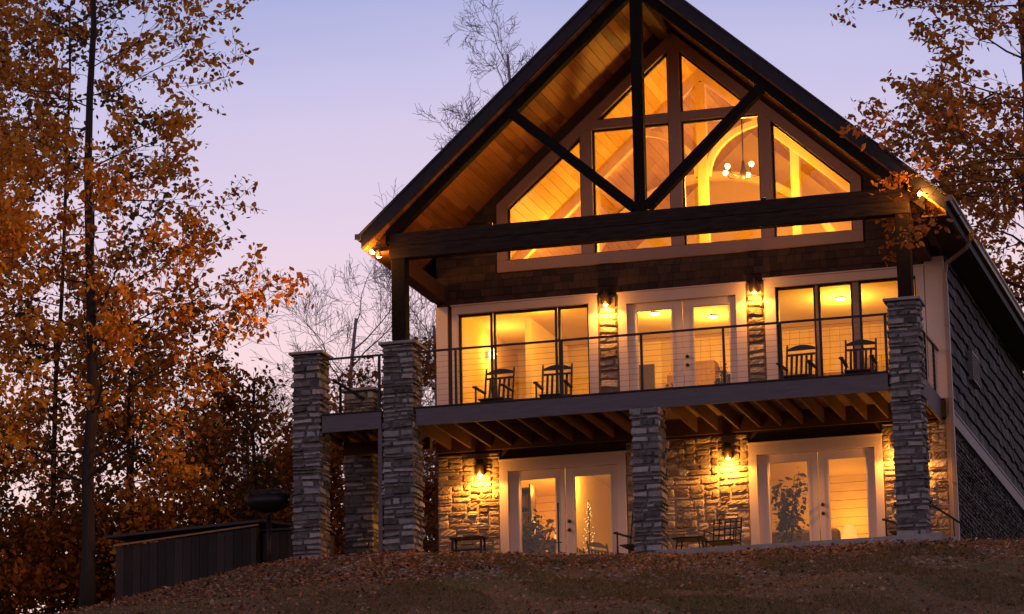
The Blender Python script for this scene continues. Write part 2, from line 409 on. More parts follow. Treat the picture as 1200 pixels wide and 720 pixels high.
L(n2.outputs['Fac'], bp.inputs['Height']); L(bp.outputs[0], gb.inputs['Normal'])
v, f = ground_mesh()
tag(np_mesh('ground', v, f, gm, smooth_=True), kind='structure')

# ------------------------------------------------------------------ house numbers (metres)
XC, ZA = -.46, 11.40                 # ridge
SL, SR = .903, .890                  # roof slopes left and right
XEL, XER = -5.86, 5.33               # eaves
YF, YW, YB = -.20, 2.60, 14.3        # roof front, front wall, back
WL, WR = -5.25, 4.80                 # wall corners
CEIL = -.36
def rz_(x): return ZA - SL * (XC - x) if x < XC else ZA - SR * (x - XC)
house = empty('house', (0, 0, 0), label='gabled wood and stone house with a glowing window wall, a raised deck and stone pillars', cat='house')
rng = random.Random(7)

# --- roof
mb = MB()
for y0, y1 in ((YF - .03, YB),):
    mb.prism_y([(XEL - .03, rz_(XEL) - .03), (XC, ZA + .01), (XER + .03, rz_(XER) - .03), (XER + .03, rz_(XER) - .07), (XC, ZA - .04), (XEL - .03, rz_(XEL) - .07)], y0, y1)
roof = mb.build('roof', M['roofing'], house)
mb = MB()
mb.prism_y([(XEL, rz_(XEL) - .06), (XC, ZA - .045), (XC, ZA - .33), (XEL, rz_(XEL) - .33)], YF, YF + .045)
mb.prism_y([(XER, rz_(XER) - .06), (XC, ZA - .045), (XC, ZA - .33), (XER, rz_(XER) - .33)], YF + .001, YF + .046)
mb.build('rake_board', M['rake'], roof)
# roof body between deck and ceiling (blocks light)
mb = MB()
mb.prism_y([(XEL + .05, rz_(XEL + .05) - .08), (XC, ZA - .08), (XC, ZA - .30), (XEL + .05, rz_(XEL + .05) - .30)], YF + .05, YB - .05)
mb.prism_y([(XER - .05, rz_(XER - .05) - .08), (XC, ZA - .08), (XC, ZA - .30), (XER - .05, rz_(XER - .05) - .30)], YF + .05, YB - .05)
mb.build('rafter_deck', M['joist'], roof)
def planks(y0, y1, name, m, xl, xr):
    mb = MB(); r = random.Random(3)
    for side in (-1, 1):
        s = SL if side < 0 else SR
        x = 0
        end = (XC - xl) if side < 0 else (xr - XC)
        w = .135
        while x < end:
            x1 = min(end, x + w)
            a = XC + side * (x + .004); b = XC + side * (x1 - .004)
            za = ZA - s * (x + .004) + CEIL; zb = ZA - s * (x1 - .004) + CEIL
            yy = y0
            while yy < y1 - .01:          # board joints at staggered lengths
                ye = min(y1, yy + r.uniform(1.5, 3.4)) if y1 - yy > 1.6 else y1
                dz = r.uniform(0, .004)
                mb.prism_y([(a, za - dz), (b, zb - dz), (b, zb + .03), (a, za + .03)], yy + .001, ye - .002, r.random())
                yy = ye
            x = x1
    return mb.build(name, m, roof)
planks(YF + .05, YW + .02, 'porch_ceiling', M['plank'], XEL + .02, XER - .02)
planks(YW + .22, 10.8, 'interior_ceiling', M['plank_in'], WL + .1, WR - .1)
# eaves
for side, xe, xw in ((-1, XEL, WL), (1, XER, WR)):
    ze = rz_(xe)
    mb = MB()
    x0, x1 = sorted((xe, xw))
    mb.box(min(xe, xe - side * .03), max(xe, xe - side * .03), YF + .05, YB, ze - .33, ze - .05)
    mb.build('eave_board', M['rake'], roof, bevel=.004)
    mb = MB(); mb.box(x0 + .03, x1 - .03, YF + .3, YB - .1, ze - .33, ze - .30); mb.build('soffit', M['shingle_f'] if side > 0 else M['joist'], roof)
    # K-style gutter
    prof = [(0, 0), (0, -.11), (side * .02, -.12), (side * .075, -.12), (side * .09, -.07), (side * .12, -.03), (side * .12, 0), (side * .11, 0), (side * .105, -.03), (side * .078, -.065), (side * .066, -.107), (side * .012, -.107), (side * .012, 0)]
    mb = MB(); mb.prism_y([(xe + side * .002 + a, ze - .04 + b) for a, b in prof], YF - .02, YB)
    mb.box(xe + (0.003 if side > 0 else -.12), xe + (.12 if side > 0 else -.003), YF - .03, YF - .018, ze - .15, ze - .04)
    g = mb.build('gutter', M['gutter'], roof)
# downspout on the right corner
mb = MB()
ge = XER + .06
mb.tube([(ge, 2.2, rz_(XER) - .15), (ge, 2.2, rz_(XER) - .30), (ge - .08, 2.25, rz_(XER) - .42), (WR + .10, 2.45, 5.62), (WR + .05, 2.5, 5.45), (WR + .05, 2.5, 5.2)], .042, 10)
mb.box(WR + .005, WR + .095, 2.46, 2.54, -.25, 5.24)
for z in (4.4, 3.0, 1.4): mb.box(WR + .0, WR + .10, 2.452, 2.548, z, z + .05)
mb.build('downspout', M['spout'], house, bevel=.008)

# --- gable truss in front plane
truss = empty('truss'); truss.parent = house
mb = MB()
def off(x, d): return (x, rz_(x) + d)
mb.prism_y([off(XEL + .42, -.35), off(XC, -.35), off(XC, -.61), off(XEL + .42, -.61)], 0, .2)
mb.build('top_chord', M['dark_timber'], truss, bevel=.008)
mb = MB(); mb.prism_y([off(XER - .42, -.35), off(XC + .001, -.35), off(XC + .001, -.61), off(XER - .42, -.61)], .001, .199)
mb.build('top_chord', M['dark_timber'], truss, bevel=.008)
mb = MB(); mb.box(-5.37, 4.62, -.01, .22, 5.995, 6.24); mb.build('tie_beam', M['beam_timber'], truss, bevel=.012)
mb = MB(); mb.box(-5.37, 4.62, -.002, .212, 6.246, 6.495); mb.build('tie_beam', M['beam_timber'], truss, bevel=.012)
mb = MB(); mb.box(-.535, -.325, -.004, .20, 6.497, 10.85); mb.build('king_post', M['dark_timber'], truss, bevel=.01)
def brace(x0, z0, x1, z1, w):
    d = Vector((x1 - x0, z1 - z0)).normalized(); n = Vector((-d.y, d.x)) * w / 2
    return MB().prism_y([(x0 + n.x, z0 + n.y), (x1 + n.x, z1 + n.y), (x1 - n.x, z1 - n.y), (x0 - n.x, z0 - n.y)], .004, .19)
brace(-2.93, 8.69, -.54, 6.57, .19).build('diagonal_brace', M['dark_timber'], truss, bevel=.008)
brace(1.95, 8.70, -.32, 6.57, .19).build('diagonal_brace', M['dark_timber'], truss, bevel=.008)
# ridge beam and side plates carrying the porch roof
mb = MB(); mb.box(XC - .12, XC + .12, .2, YW - .03, ZA - .72, ZA - .45); mb.build('ridge_beam', M['joist'], house, bevel=.008)
for x0, x1 in ((-5.32, -5.06), (4.36, 4.60)):
    mb = MB(); mb.prism_y  # side plate with a cut nose at the wall
    mb.box(x0, x1, .225, YW - .02, 5.72, 6.05); mb.build('side_beam', M['joist'], house, bevel=.01)
# posts
for x0, x1, nm in ((-5.33, -5.05, 'porch_post'), (4.345, 4.605, 'porch_post')):
    mb = MB(); mb.box(x0, x1, .0, .26, 4.40, 5.993); mb.build(nm, M['dark_timber'], house, bevel=.012)
mb = MB(); mb.box(-5.63, -5.545, .04, .13, -.1, 2.72); mb.build('porch_post', M['fascia'], house, bevel=.006)

# --- stone pillars
def pillar(x0, x1, y0, y1, z0, z1, seed, cap=True):
    r = random.Random(seed); mb = MB()
    i = .03
    mb.box(x0 + i, x1 - i, y0 + i, y1 - i, z0, z1 - .005, .1)
    rows = courses(z0, z1, .05, .165, r)
    kw = dict(wr=(.14, .42), dr=(.004, .055), gap=.006, bev=.016, jit=.20, rough=.007)
    stones(mb, (x0 + .01, y0 + i, 0), (1, 0, 0), (0, -1, 0), x1 - x0 - .02, rows, r, **kw)
    stones(mb, (x1 - i, y0 + .01, 0), (0, 1, 0), (1, 0, 0), y1 - y0 - .02, rows, r, **kw)
    stones(mb, (x1 - .01, y1 - i, 0), (-1, 0, 0), (0, 1, 0), x1 - x0 - .02, rows, r, **kw)
    stones(mb, (x0 + i, y1 - .01, 0), (0, -1, 0), (-1, 0, 0), y1 - y0 - .02, rows, r, **kw)
    p = mb.build('stone_pillar', M['ledge'], house)
    if cap:
        mb = MB(); mb.box(x0 - .05, x1 + .05, y0 - .05, y1 + .05, z1, z1 + .055); mb.build('cap', M['cap'], p, bevel=.008)
pillar(-7.34, -6.76, 0, .6, -.3, 4.27, 11)
pillar(-5.53, -4.90, -.02, .6, -.3, 4.32, 12)
pillar(-.715, -.16, -.02, .55, -.3, 2.76, 13, cap=False)
pillar(4.12, 4.70, -.02, .58, -.3, 4.36, 14)
pillar(-7.14, -6.50, 2.4, 2.95, -.5, 4.03, 15)

# --- deck
deck = empty('deck'); deck.parent = house
mb = MB()
for k in range(18):
    y = .09 + k * .142
    if y > 2.5: break
    mb.box(-6.80, 4.66, y, min(y + .136, 2.57), 3.02, 3.048, rng.random())
mb.build('deck_boards', M['deckboard'], deck)
for x0, x1 in ((-6.74, -5.56), (-4.87, 4.09)):
    mb = MB(); mb.box(x0, x1, .03, .075, 2.725, 3.052); mb.build('rim_board', M['fascia'], deck, bevel=.004)
    mb = MB(); mb.box(x0, x1, .006, .20, 3.053, 3.085); mb.build('edge_board', M['rake'], deck, bevel=.004)
mb = MB(); mb.box(4.62, 4.665, .60, 2.57, 2.60, 3.05); mb.build('rim_board', M['fascia'], deck, bevel=.004)
mb = MB(); mb.box(-6.80, -6.755, .62, 2.38, 2.70, 3.05); mb.build('rim_board', M['fascia'], deck, bevel=.004)
x = -6.6
while x < 4.6:
    if not (-.75 < x < -.12):
        mb = MB(); mb.box(x - .02, x + .02, .09, 2.55, 2.735, 3.015, rng.random()); mb.build('joist', M['joist'], deck)
    x += .41
mb = MB(); mb.box(-5.25, 4.75, 2.50, 2.58, 2.68, 3.0); mb.build('ledger_board', M['joist'], deck)
mb = MB(); mb.box(-6.7, -4.95, 1.15, 1.27, 2.50, 2.73); mb.build('cross_beam', M['joist'], deck)

# --- railing
rail = empty('railing'); rail.parent = house
def rail_run(p0, p1, posts, h=1.10, toph=None):
    p0 = Vector(p0); p1 = Vector(p1)
    mb = MB(); mb.bar(p0 + Vector((0, 0, h)), p1 + Vector((0, 0, h)), .05, .035); mb.build('top_rail', M['black'], rail)
    for t in posts:
        p = p0.lerp(p1, t); mb = MB(); mb.box(p.x - .022, p.x + .022, p.y - .022, p.y + .022, p.z, p.z + h - .016); mb.build('rail_post', M['black'], rail)
    n = 10
    for k in range(1, n):
        z = h * k / n
        mb = MB(); mb.tube([p0 + Vector((0, 0, z)), p1 + Vector((0, 0, z))], .003, 5); mb.build('cable', M['gutter'], rail)
def tpos(xs, a, b): return [(x - a) / (b - a) for x in xs]
rail_run((-4.9, .12, 3.085), (4.12, .12, 3.085), tpos([-4.10, -2.03, -.50, 1.06, 2.13, 4.07], -4.9, 4.12), 1.08)
rail_run((-6.76, .12, 3.085), (-5.53, .12, 3.085), tpos([-5.62], -6.76, -5.53), 1.08)
rail_run((-6.72, .6, 3.05), (-6.72, 2.4, 3.05), [.25], .82)
rail_run((4.63, .58, 3.05), (4.63, 2.56, 3.05), [.25, .75], .93)

# --- front wall
wall = empty('front_wall'); wall.parent = house
mb = MB()
# structural core with openings (two storeys and the gable), each a solid slab
def core(x0, x1, z0, z1): mb.box(x0, x1, YW + .02, YW + .20, z0, z1)
for a, b in ((WL, -3.83), (-1.62, 1.09), (3.36, WR)): core(a, b, -.3, 2.25)
core(WL, WR, 2.25, 3.10)
for a, b in ((WL, -4.81), (-2.13, -1.38), (.80, 1.57), (4.28, WR)): core(a, b, 3.10, 5.46)
core(WL, WR, 5.46, 6.44)
XW = -.32
def zo(x): return 10.80 - (XW - x) * .876 if x < XW else 10.80 - (x - XW) * .905      # outer edge of gable window trim
mb.prism_y([(WL, 6.44), (-3.96, 6.44), (-3.96, zo(-3.96)), (XW, 10.80), (XW, rz_(XW) - .33), (XC, ZA - .33), (WL, rz_(WL) - .33)], YW + .02, YW + .2)
mb.prism_y([(WR, 6.44), (3.31, 6.44), (3.31, zo(3.31)), (XW, 10.80), (XW, rz_(XW) - .33), (WR, rz_(WR) - .33)], YW + .02, YW + .2)
mb.build('sheathing', M['shingle_f'], wall)
# shingle courses
def shingles(mb, o, u, n, W_, z0, z1, rng, row=.19, wr=(.11, .26), out=.022, inside=None, gapw=.003, jz=.006):
    o = Vector(o); u = Vector(u); n = Vector(n); k = 0
    z = z0
    while z < z1 - .01:
        zt = min(z + row, z1)
        x = -rng.uniform(0, .2)
        while x < W_:
            w = rng.uniform(*wr); xa = max(x, 0) + gapw; xb = min(x + w, W_) - gapw
            x += w
            if xb - xa < .02: continue
            dz = rng.uniform(-jz, jz) if z > z0 else 0
            to = out + rng.uniform(-.004, .006)
            ztop = zt
            if inside:
                lim = min(inside(xa), inside(xb))
                if z > lim: continue
                ztop = min(zt, lim)
            P = lambda xx, zz, d: o + u * xx + Vector((0, 0, zz)) + n * d
            vs = [P(xa, z + dz, 0), P(xb, z + dz, 0), P(xb, z + dz, to), P(xa, z + dz, to), P(xa, ztop + .004, 0), P(xb, ztop + .004, 0), P(xb, ztop + .004, .006), P(xa, ztop + .004, .006)]
            fs = [(3, 2, 6, 7), (0, 1, 2, 3), (0, 3, 7, 4), (2, 1, 5, 6), (7, 6, 5, 4)]
            if u.cross(Vector((0, 0, 1))).dot(n) < 0: fs = [q[::-1] for q in fs]
            mb.add(vs, fs, rng.random())
        z = zt
mb = MB(); r = random.Random(21)
shingles(mb, (WL + .25, YW + .02, 0), (1, 0, 0), (0, -1, 0), WR - WL - .5, 5.62, 6.25, r, row=.158)
shingles(mb, (WL, YW + .02, 0), (1, 0, 0), (0, -1, 0), 1.28, 6.25, 7.6, r, row=.17, inside=lambda x: rz_(WL + x) - .37)
shingles(mb, (3.32, YW + .02, 0), (1, 0, 0), (0, -1, 0), 1.47, 6.25, 7.6, r, row=.17, inside=lambda x: rz_(3.32 + x) - .37)
mb.build('shingle_siding', M['shingle_f'], wall)
# stone strips beside the french door
for x0, x1 in ((-1.955, -1.555), (.995, 1.345)):
    mb = MB(); mb.box(x0, x1, YW - .005, YW + .02, 3.05, 5.6, .1)
    stones(mb, (x0 + .01, YW - .005, 0), (1, 0, 0), (0, -1, 0), x1 - x0 - .02, courses(3.05, 5.60, .10, .20, r), r, wr=(.3, .6), dr=(.02, .06), gap=.006, bev=.03, jit=.06, rough=.008, res=(8, 5), warp=.02)
    mb.build('stone_veneer', M['field'], wall)
# lower stone wall, laid fieldstone
for x0, x1 in ((WL, -4.0), (-1.46, .93), (3.51, WR - .08)):
    mb = MB(); mb.box(x0, x1, YW - .005, YW + .02, -.3, 2.64, .45)
    fieldstones(mb, (x0, YW - .005, 0), (1, 0, 0), (0, -1, 0), x1 - x0, -.3, 2.64, r)
    mb.build('stone_veneer', M['field'], wall)
# corner boards
mb = MB(); mb.box(WL, WL + .24, YW - .03, YW + .02, 3.05, 5.62); mb.build('corner_board', M['cream'], wall, bevel=.004)
mb = MB(); mb.box(4.45, WR + .02, YW - .03, YW + .02, 3.05, 5.80); mb.build('corner_board', M['cream'], wall, bevel=.004)
mb = MB(); mb.box(WR - .07, WR + .02, YW - .05, YW + .05, -.3, 3.04); mb.build('corner_board', M['spout'], wall, bevel=.004)

# --- windows
def glazing(win, poly, gm_, sash=.035, y=YW + .08, sashm='black', inset=None):
    """pane polygon (x,z): dark sash around it and one sheet of glass"""
    n = len(poly); cx = sum(p[0] for p in poly) / n; cz = sum(p[1] for p in poly) / n
    inner = []
    for i in range(n):
        a = Vector(poly[i - 1]); b = Vector(poly[i]); c = Vector(poly[(i + 1) % n])
        d1 = (b - a).normalized(); d2 = (c - b).normalized()
        n1 = Vector((-d1.y, d1.x)); n2 = Vector((-d2.y, d2.x))
        if n1.dot(Vector((cx, cz)) - b) < 0: n1 = -n1
        if n2.dot(Vector((cx, cz)) - b) < 0: n2 = -n2
        k = sash / max(.25, (1 + n1.dot(n2)))
        inner.append(b + (n1 + n2) * k)
    mb = MB()
    for i in range(n):
        j = (i + 1) % n
        mb.prism_y([poly[i], poly[j], tuple(inner[j]), tuple(inner[i])], y - .03, y + .03)
    s_ = mb.build('sash', M[sashm], win)
    mb = MB(); mb.prism_y([tuple(p) for p in inner], y - .004, y + .004); mb.build('pane', gm_, win)
def frame_rect(win, ox0, ox1, oz1, ix0, ix1, iz1, z0, m='cream', y0=YW - .045, bottom=None):
    mb = MB()
    mb.box(ox0, ix0, y0, YW + .16, z0, iz1); mb.box(ix1, ox1, y0, YW + .16, z0, iz1)
    mb.box(ox0, ox1, y0, YW + .16, iz1, oz1)
    mb.box(ox0 - .02, ox1 + .02, y0 - .02, YW, oz1 + .001, oz1 + .03)
    if bottom: mb.box(ix0, ix1, y0, YW + .16, z0, bottom)
    return mb.build('frame', M[m], win, bevel=.005)
w1 = empty('window'); w1.parent = house
frame_rect(w1, -4.92, -1.965, 5.61, -4.80, -2.14, 5.45, 3.05, bottom=3.14)
for a, b in ((-4.80, -4.115), (-4.09, -2.80), (-2.775, -2.14)): glazing(w1, [(a, 3.14), (b, 3.14), (b, 5.45), (a, 5.45)], M['glass'], .045)
w2 = empty('window'); w2.parent = house
frame_rect(w2, 1.355, 4.44, 5.63, 1.57, 4.28, 5.46, 3.05, bottom=3.14)
for a, b in ((1.57, 2.33), (2.38, 3.05), (3.17, 4.28)): glazing(w2, [(a, 3.14), (b, 3.14), (b, 5.46), (a, 5.46)], M['glass'], .04)
mb = MB(); mb.box(3.05, 3.17, YW + .03, YW + .13, 3.14, 5.46); mb.box(2.33, 2.38, YW + .03, YW + .13, 3.14, 5.46); mb.build('mullion', M['mauve'], w2)
# gable window wall
gw = empty('gable_window'); gw.parent = house
y0 = YW - .05; y1 = YW + .18
T = .27
gi = lambda x: zo(x) - T
mb = MB()
mb.prism_y([(-3.97, 6.22), (3.32, 6.22), (3.32, 6.45), (-3.97, 6.45)], y0, y1)
mb.prism_y([(-3.97, 6.45), (-3.76, 6.45), (-3.76, gi(-3.76)), (-3.97, zo(-3.97) - .001)], y0, y1)
mb.prism_y([(3.32, 6.45), (3.12, 6.45), (3.12, gi(3.12)), (3.32, zo(3.32) - .001)], y0, y1)
mb.prism_y([(-3.97, zo(-3.97)), (XW, 10.80), (XW, 10.80 - T), (-3.76, gi(-3.76))], y0, y1)
mb.prism_y([(3.32, zo(3.32)), (XW, 10.80), (XW, 10.80 - T), (3.12, gi(3.12))], y0, y1)
mb.build('frame', M['mauve'], gw, bevel=.006)
mb = MB()
for a, b in ((-2.235, -2.0), (-.43, -.195), (1.355, 1.595)):
    mb.prism_y([(a, 6.451), (b, 6.451), (b, gi(b) - .001), (a, gi(a) - .001)] if a != -.43 else [(a, 6.451), (b, 6.451), (b, gi(b) - .002), (XW, gi(XW) - .002), (a, gi(a) - .002)], y0 + .004, y1)
mb.build('mullion', M['mauve'], gw, bevel=.005)
mb = MB(); mb.box(-1.999, -.431, y0 + .006, y1, 8.97, 9.15); mb.box(-.194, 1.354, y0 + .006, y1, 8.97, 9.15); mb.build('transom', M['mauve'], gw, bevel=.005)
G = M['glass']
glazing(gw, [(-3.76, 6.45), (-2.235, 6.45), (-2.235, gi(-2.235)), (-3.76, gi(-3.76))], G)
glazing(gw, [(-2.0, 6.45), (-.43, 6.45), (-.43, 8.97), (-2.0, 8.97)], G)
glazing(gw, [(-.195, 6.45), (1.355, 6.45), (1.355, 8.97), (-.195, 8.97)], G)
glazing(gw, [(1.595, 6.45), (3.12, 6.45), (3.12, gi(3.12)), (1.595, gi(1.595))], G)
xa = XW - (10.80 - T - 9.16) / .876; xb = XW + (10.80 - T - 9.16) / .905
glazing(gw, [(xa, 9.15), (-.43, 9.15), (-.43, gi(-.43))], G)
glazing(gw, [(xb, 9.15), (-.195, 9.15), (-.195, gi(-.195))], G)

# --- french doors
def french(x0, x1, z0, z1, panes, ptop, pbot, handles):
    d = empty('french_door'); d.parent = house
    return d
def door_pair(ox0, ox1, oz, ix0, ix1, iz, z0, g1, g2, gt, gb_, hx):
    d = empty('french_door'); d.parent = house
    frame_rect(d, ox0, ox1, oz, ix0, ix1, iz, z0)
    mid = (g1[1] + g2[0]) / 2
    for (a, b, g) in ((ix0, mid - .004, g1), (mid + .004, ix1, g2)):
        mb = MB(); ya, yb = YW + .03, YW + .08
        mb.box(a + .003, g[0], ya, yb, z0, iz - .003); mb.box(g[1], b - .003, ya, yb, z0, iz - .003)
        mb.box(g[0], g[1], ya, yb, gt, iz - .003); mb.box(g[0], g[1], ya, yb, z0, gb_)
        # raised glazing bead
        e = .03
        mb.box(g[0] - e, g[0], ya - .012, ya, gb_ - e, gt + e); mb.box(g[1], g[1] + e, ya - .012, ya, gb_ - e, gt + e)
        mb.box(g[0], g[1], ya - .012, ya, gt, gt + e); mb.box(g[0], g[1], ya - .012, ya, gb_ - e, gb_)
        mb.build('door_leaf', M['cream'], d, bevel=.004)
        mb = MB(); mb.box(g[0], g[1], YW + .05, YW + .058, gb_, gt); mb.build('pane', M['glass_low'], d)
    for hz in (z0 + 1.02, z0 + 1.19):
        mb = MB(); mb.tube([(hx, YW + .03, hz), (hx, YW + .0, hz), (hx, YW - .015, hz), (hx, YW - .045, hz)], [.033, .03, .034, .02], 12); mb.build('door_knob', M['bronze'], d, smooth=True)
    return d
door_pair(-1.54, .985, 5.59, -1.37, .79, 5.38, 3.06, (-1.18, -.50), (-.06, .63), 5.22, 3.35, -.20)
door_pair(-3.99, -1.47, 2.45, -3.82, -1.63, 2.24, 0.0, (-3.58, -2.89), (-2.50, -1.79), 2.06, .28, -2.62)
door_pair(.94, 3.50, 2.43, 1.10, 3.35, 2.22, 0.0, (1.32, 2.05), (2.46, 3.17), 2.05, .28, 2.33)

# --- right side wall
side = empty('side_wall'); side.parent = house
mb = MB(); mb.box(WR - .18, WR, YW + .2, YB - .3, -.5, 5.98); mb.build('sheathing', M['shingle_f'], side)
mb = MB(); shingles(mb, (WR, YW + .03, 0), (0, 1, 0), (1, 0, 0), YB - .4 - YW, 2.86, 5.96, random.Random(5), row=.29, wr=(.16, .48), out=.045, gapw=.010, jz=.04)
mb.build('shingle_siding', M['shingle_s'], side)
mb = MB(); mb.box(WR, WR + .06, YW + .05, YB - .4, 2.56, 2.80); mb.box(WR, WR + .075, YW + .05, YB - .4, 2.80, 2.845); mb.build('band_board', M['band'], side, bevel=.004)
mb = MB(); r = random.Random(9)
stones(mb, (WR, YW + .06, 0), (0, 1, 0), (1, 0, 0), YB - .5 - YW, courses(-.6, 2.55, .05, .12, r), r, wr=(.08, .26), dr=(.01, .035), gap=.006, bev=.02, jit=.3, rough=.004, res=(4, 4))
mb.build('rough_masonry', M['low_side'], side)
mb = MB(); mb.box(WR + .0, WR + .13, 5.15, 6.05, 3.93, 4.52)
for k in range(8): mb.bar((WR + .135, 5.17, 3.99 + k * .065), (WR + .135, 6.03, 3.99 + k * .065), .03, .02)
mb.build('wall_vent', M['band'], side, bevel=.006)
# other walls
mb = MB(); mb.box(WL, WL + .2, YW + .2, YB - .3, -1.0, rz_(WL) - .33); mb.build('left_wall', M['shingle_s'], house)
mb = MB(); mb.prism_y([(WL, -1), (WR, -1), (WR, rz_(WR) - .33), (XC, ZA - .33), (WL, rz_(WL) - .33)], YB - .5, YB - .3); mb.build('back_wall', M['shingle_s'], house)

# --- interior
room = empty('interior'); room.parent = house
IL, IR = WL + .21, WR - .2
yb = 10.6
mb = MB(); mb.box(IL, IR, YW + .2, yb, -.12, 0.0); mb.box(IL, IR, YW + .2, yb, 2.93, 3.05); mb.build('floor', M['floor_in'], room)
mb = MB(); mb.box(IL, IR, YW + .2, yb, 2.66, 2.92); mb.box(IL, IR, YW + .2, yb, 5.78, 5.98); mb.build('ceiling', M['wall_in'], room)
# side linings
mb = MB()
mb.box(IL, IL + .03, YW + .2, yb, 0, 2.66); mb.box(IL, IL + .03, YW + .2, yb, 3.05, 5.78); mb.box(IL, IL + .03, YW + .2, yb, 5.98, rz_(IL) + CEIL)
mb.box(IR - .03, IR, YW + .2, yb, 0, 2.66); mb.box(IR - .03, IR, YW + .2, yb, 3.05, 5.78); mb.box(IR - .03, IR, YW + .2, yb, 5.98, rz_(IR) + CEIL)
mb.prism_y([(IL, 5.98), (IR, 5.98), (IR, rz_(IR) + CEIL), (XC, ZA + CEIL), (IL, rz_(IL) + CEIL)], yb, yb + .1)
mb.box(IL, -1.9, 7.6, 7.7, 3.05, 5.78)
mb.build('wall_lining', M['wall_in'], room)
mb = MB()
z = 0
while z < 2.64:
    mb.box(IL + .03, IR - .03, 7.58, 7.6 + .02, z + .004, min(z + .176, 2.66) - .002); z += .18
mb.box(IL + .03, IR - .03, 7.62, 7.7, 0, 2.66)
mb.build('shiplap_wall', M['shiplap'], room)
mb = MB(); mb.box(-4.0, -3.88, 4.6, 7.5, 3.05, 5.78); mb.build('partition', M['wall_in'], room)
mb = MB(); mb.box(-3.05, -2.98, 4.6, 7.5, 0, 2.66); mb.build('partition', M['wall_in'], room)
# interior truss and arch
def int_truss(y, with_post):
    mb = MB()
    mb.prism_y([(XC - 4.3, rz_(XC - 4.3) + CEIL), (XC, ZA + CEIL), (XC, ZA + CEIL - .3), (XC - 4.3, rz_(XC - 4.3) + CEIL - .3)], y, y + .16)
    mb.prism_y([(XC + 4.3, rz_(XC + 4.3) + CEIL), (XC + .001, ZA + CEIL), (XC + .001, ZA + CEIL - .3), (XC + 4.3, rz_(XC + 4.3) + CEIL - .3)], y, y + .16)
    mb.box(XC - .10, XC + .10, y + .003, y + .157, 6.0, ZA - .7)
    for s in (-1, 1):
        pts = []
        for k in range(9):
            a = k / 8 * PI / 2
            pts.append((XC + s * (.1 + 1.3 * (1 - math.cos(a))), y + .08, 8.7 + 1.05 * math.sin(a)))
        for p, q in zip(pts, pts[1:]): mb.bar(p, q, .12, .13, up=(0, 1, 0))
    return mb.build('timber_truss', M['wood_in'], room)
int_truss(5.6, True)
mb = MB()
pts = [(-.9 + 3.1 * math.cos(a), 8.3, 6.2 + 3.25 * math.sin(a)) for a in [PI * k / 28 for k in range(29)]]
for p, q in zip(pts, pts[1:]): mb.bar(p, q, .16, .20, up=(0, 1, 0))
mb.build('arch', M['wall_in'], room)
for x in (1.25, -3.0):
    mb = MB(); mb.box(x, x + .18, 6.2, 6.38, 5.98, rz_(x + .1) + CEIL); mb.build('timber_post', M['wood_in'], room)
# loft rail and half walls inside
mb = MB(); mb.box(-1.9, -1.0, 9.9, 10.1, 5.98, 8.2); mb.box(2.6, 3.4, 8.2, 8.5, 5.98, 7.8); mb.build('cabinet', M['wood_in'], room)
mb = MB(); x = -1.9
while x < IR - .05:
    x1 = min(IR - .03, x + .21); mb.box(x + .003, x1 - .003, 7.6, 7.7, 3.05, 5.78, rng.random()); x = x1
mb.build('panelled_wall', M['wood_in'], room)
mb = MB()
for (x, w, z0, z1) in ((-1.7, .5, 4.3, 4.95), (-1.1, .42, 4.3, 5.2), (-.55, .6, 4.3, 4.85), (.2, .5, 4.2, 5.0), (1.3, .7, 4.2, 4.75), (2.2, .4, 4.2, 5.0), (2.8, .9, 4.2, 4.7)):
    mb.box(x, x + w, 7.2, 7.58, z0, z1)
mb.build('wall_cabinet', M['wood_dark_in'], room, bevel=.01)
mb = MB(); mb.box(-1.9, IR - .04, 6.9, 7.56, 3.05, 4.28); mb.box(-1.6, .9, 5.2, 5.9, 3.05, 3.72); mb.build('counter', M['furn'], room, bevel=.01)
for (x, w, z0, z1) in ((-4.7, .5, 4.6, 5.2), (-3.3, .7, 4.7, 5.35), (-2.45, .4, 4.75, 5.3)):
    mb = MB(); mb.box(x, x + w, 7.56, 7.6, z0, z1); mb.build('picture', M['furn'], room, bevel=.01)
mb = MB(); r = random.Random(4)
for k in range(16):
    x = r.uniform(-1.7, 4.2); h = 1.6 * r.uniform(.08, .32); w = r.uniform(.03, .08)
    mb.lathe(x, 7.05, [(0, 4.28), (w, 4.28), (w * 1.1, 4.28 + h * .6), (w * .4, 4.28 + h * .8), (w * .4, 4.28 + h), (0, 4.28 + h)], 10)
mb.build('bottles', M['bronze'], room, smooth=True)

# interior lights are fixtures hanging in the rooms
def disc(x, y, z, label, group, pw):
    t = empty('ceiling_light', (x, y, z), label=label, cat='ceiling light', group=group)
    mb = MB(); mb.lathe(0, 0, [(.0, -.06), (.06, -.055), (.095, -.035), (.10, -.015)], 24); mb.build('diffuser', M['bulb_in'], t, smooth=True)
    mb = MB(); mb.lathe(0, 0, [(.102, -.03), (.115, -.02), (.115, 0), (0, 0)], 24); mb.build('trim_ring', M['gutter'], t, smooth=True)
    lamp('ceiling_glow', (0, 0, -.35), pw * .72, col=WARM_IN, parent=t, r=.15)
GI = 'ceiling lights on the main level'
disc(-1.4, 5.05, 5.78, 'round ceiling light seen through the left leaf of the upper french door', GI, 110)
disc(-.35, 5.7, 5.78, 'round ceiling light seen through the right leaf of the upper french door', GI, 110)
disc(2.38, 5.1, 5.78, 'round ceiling light behind the middle pane of the right upper window', GI, 170)
disc(-3.45, 3.9, 5.78, 'round ceiling light behind the left upper window', GI, 65)
GL = 'ceiling lights on the ground floor'
disc(-2.70, 4.3, 2.66, 'round ceiling light seen through the lower left french door', GL, 95)
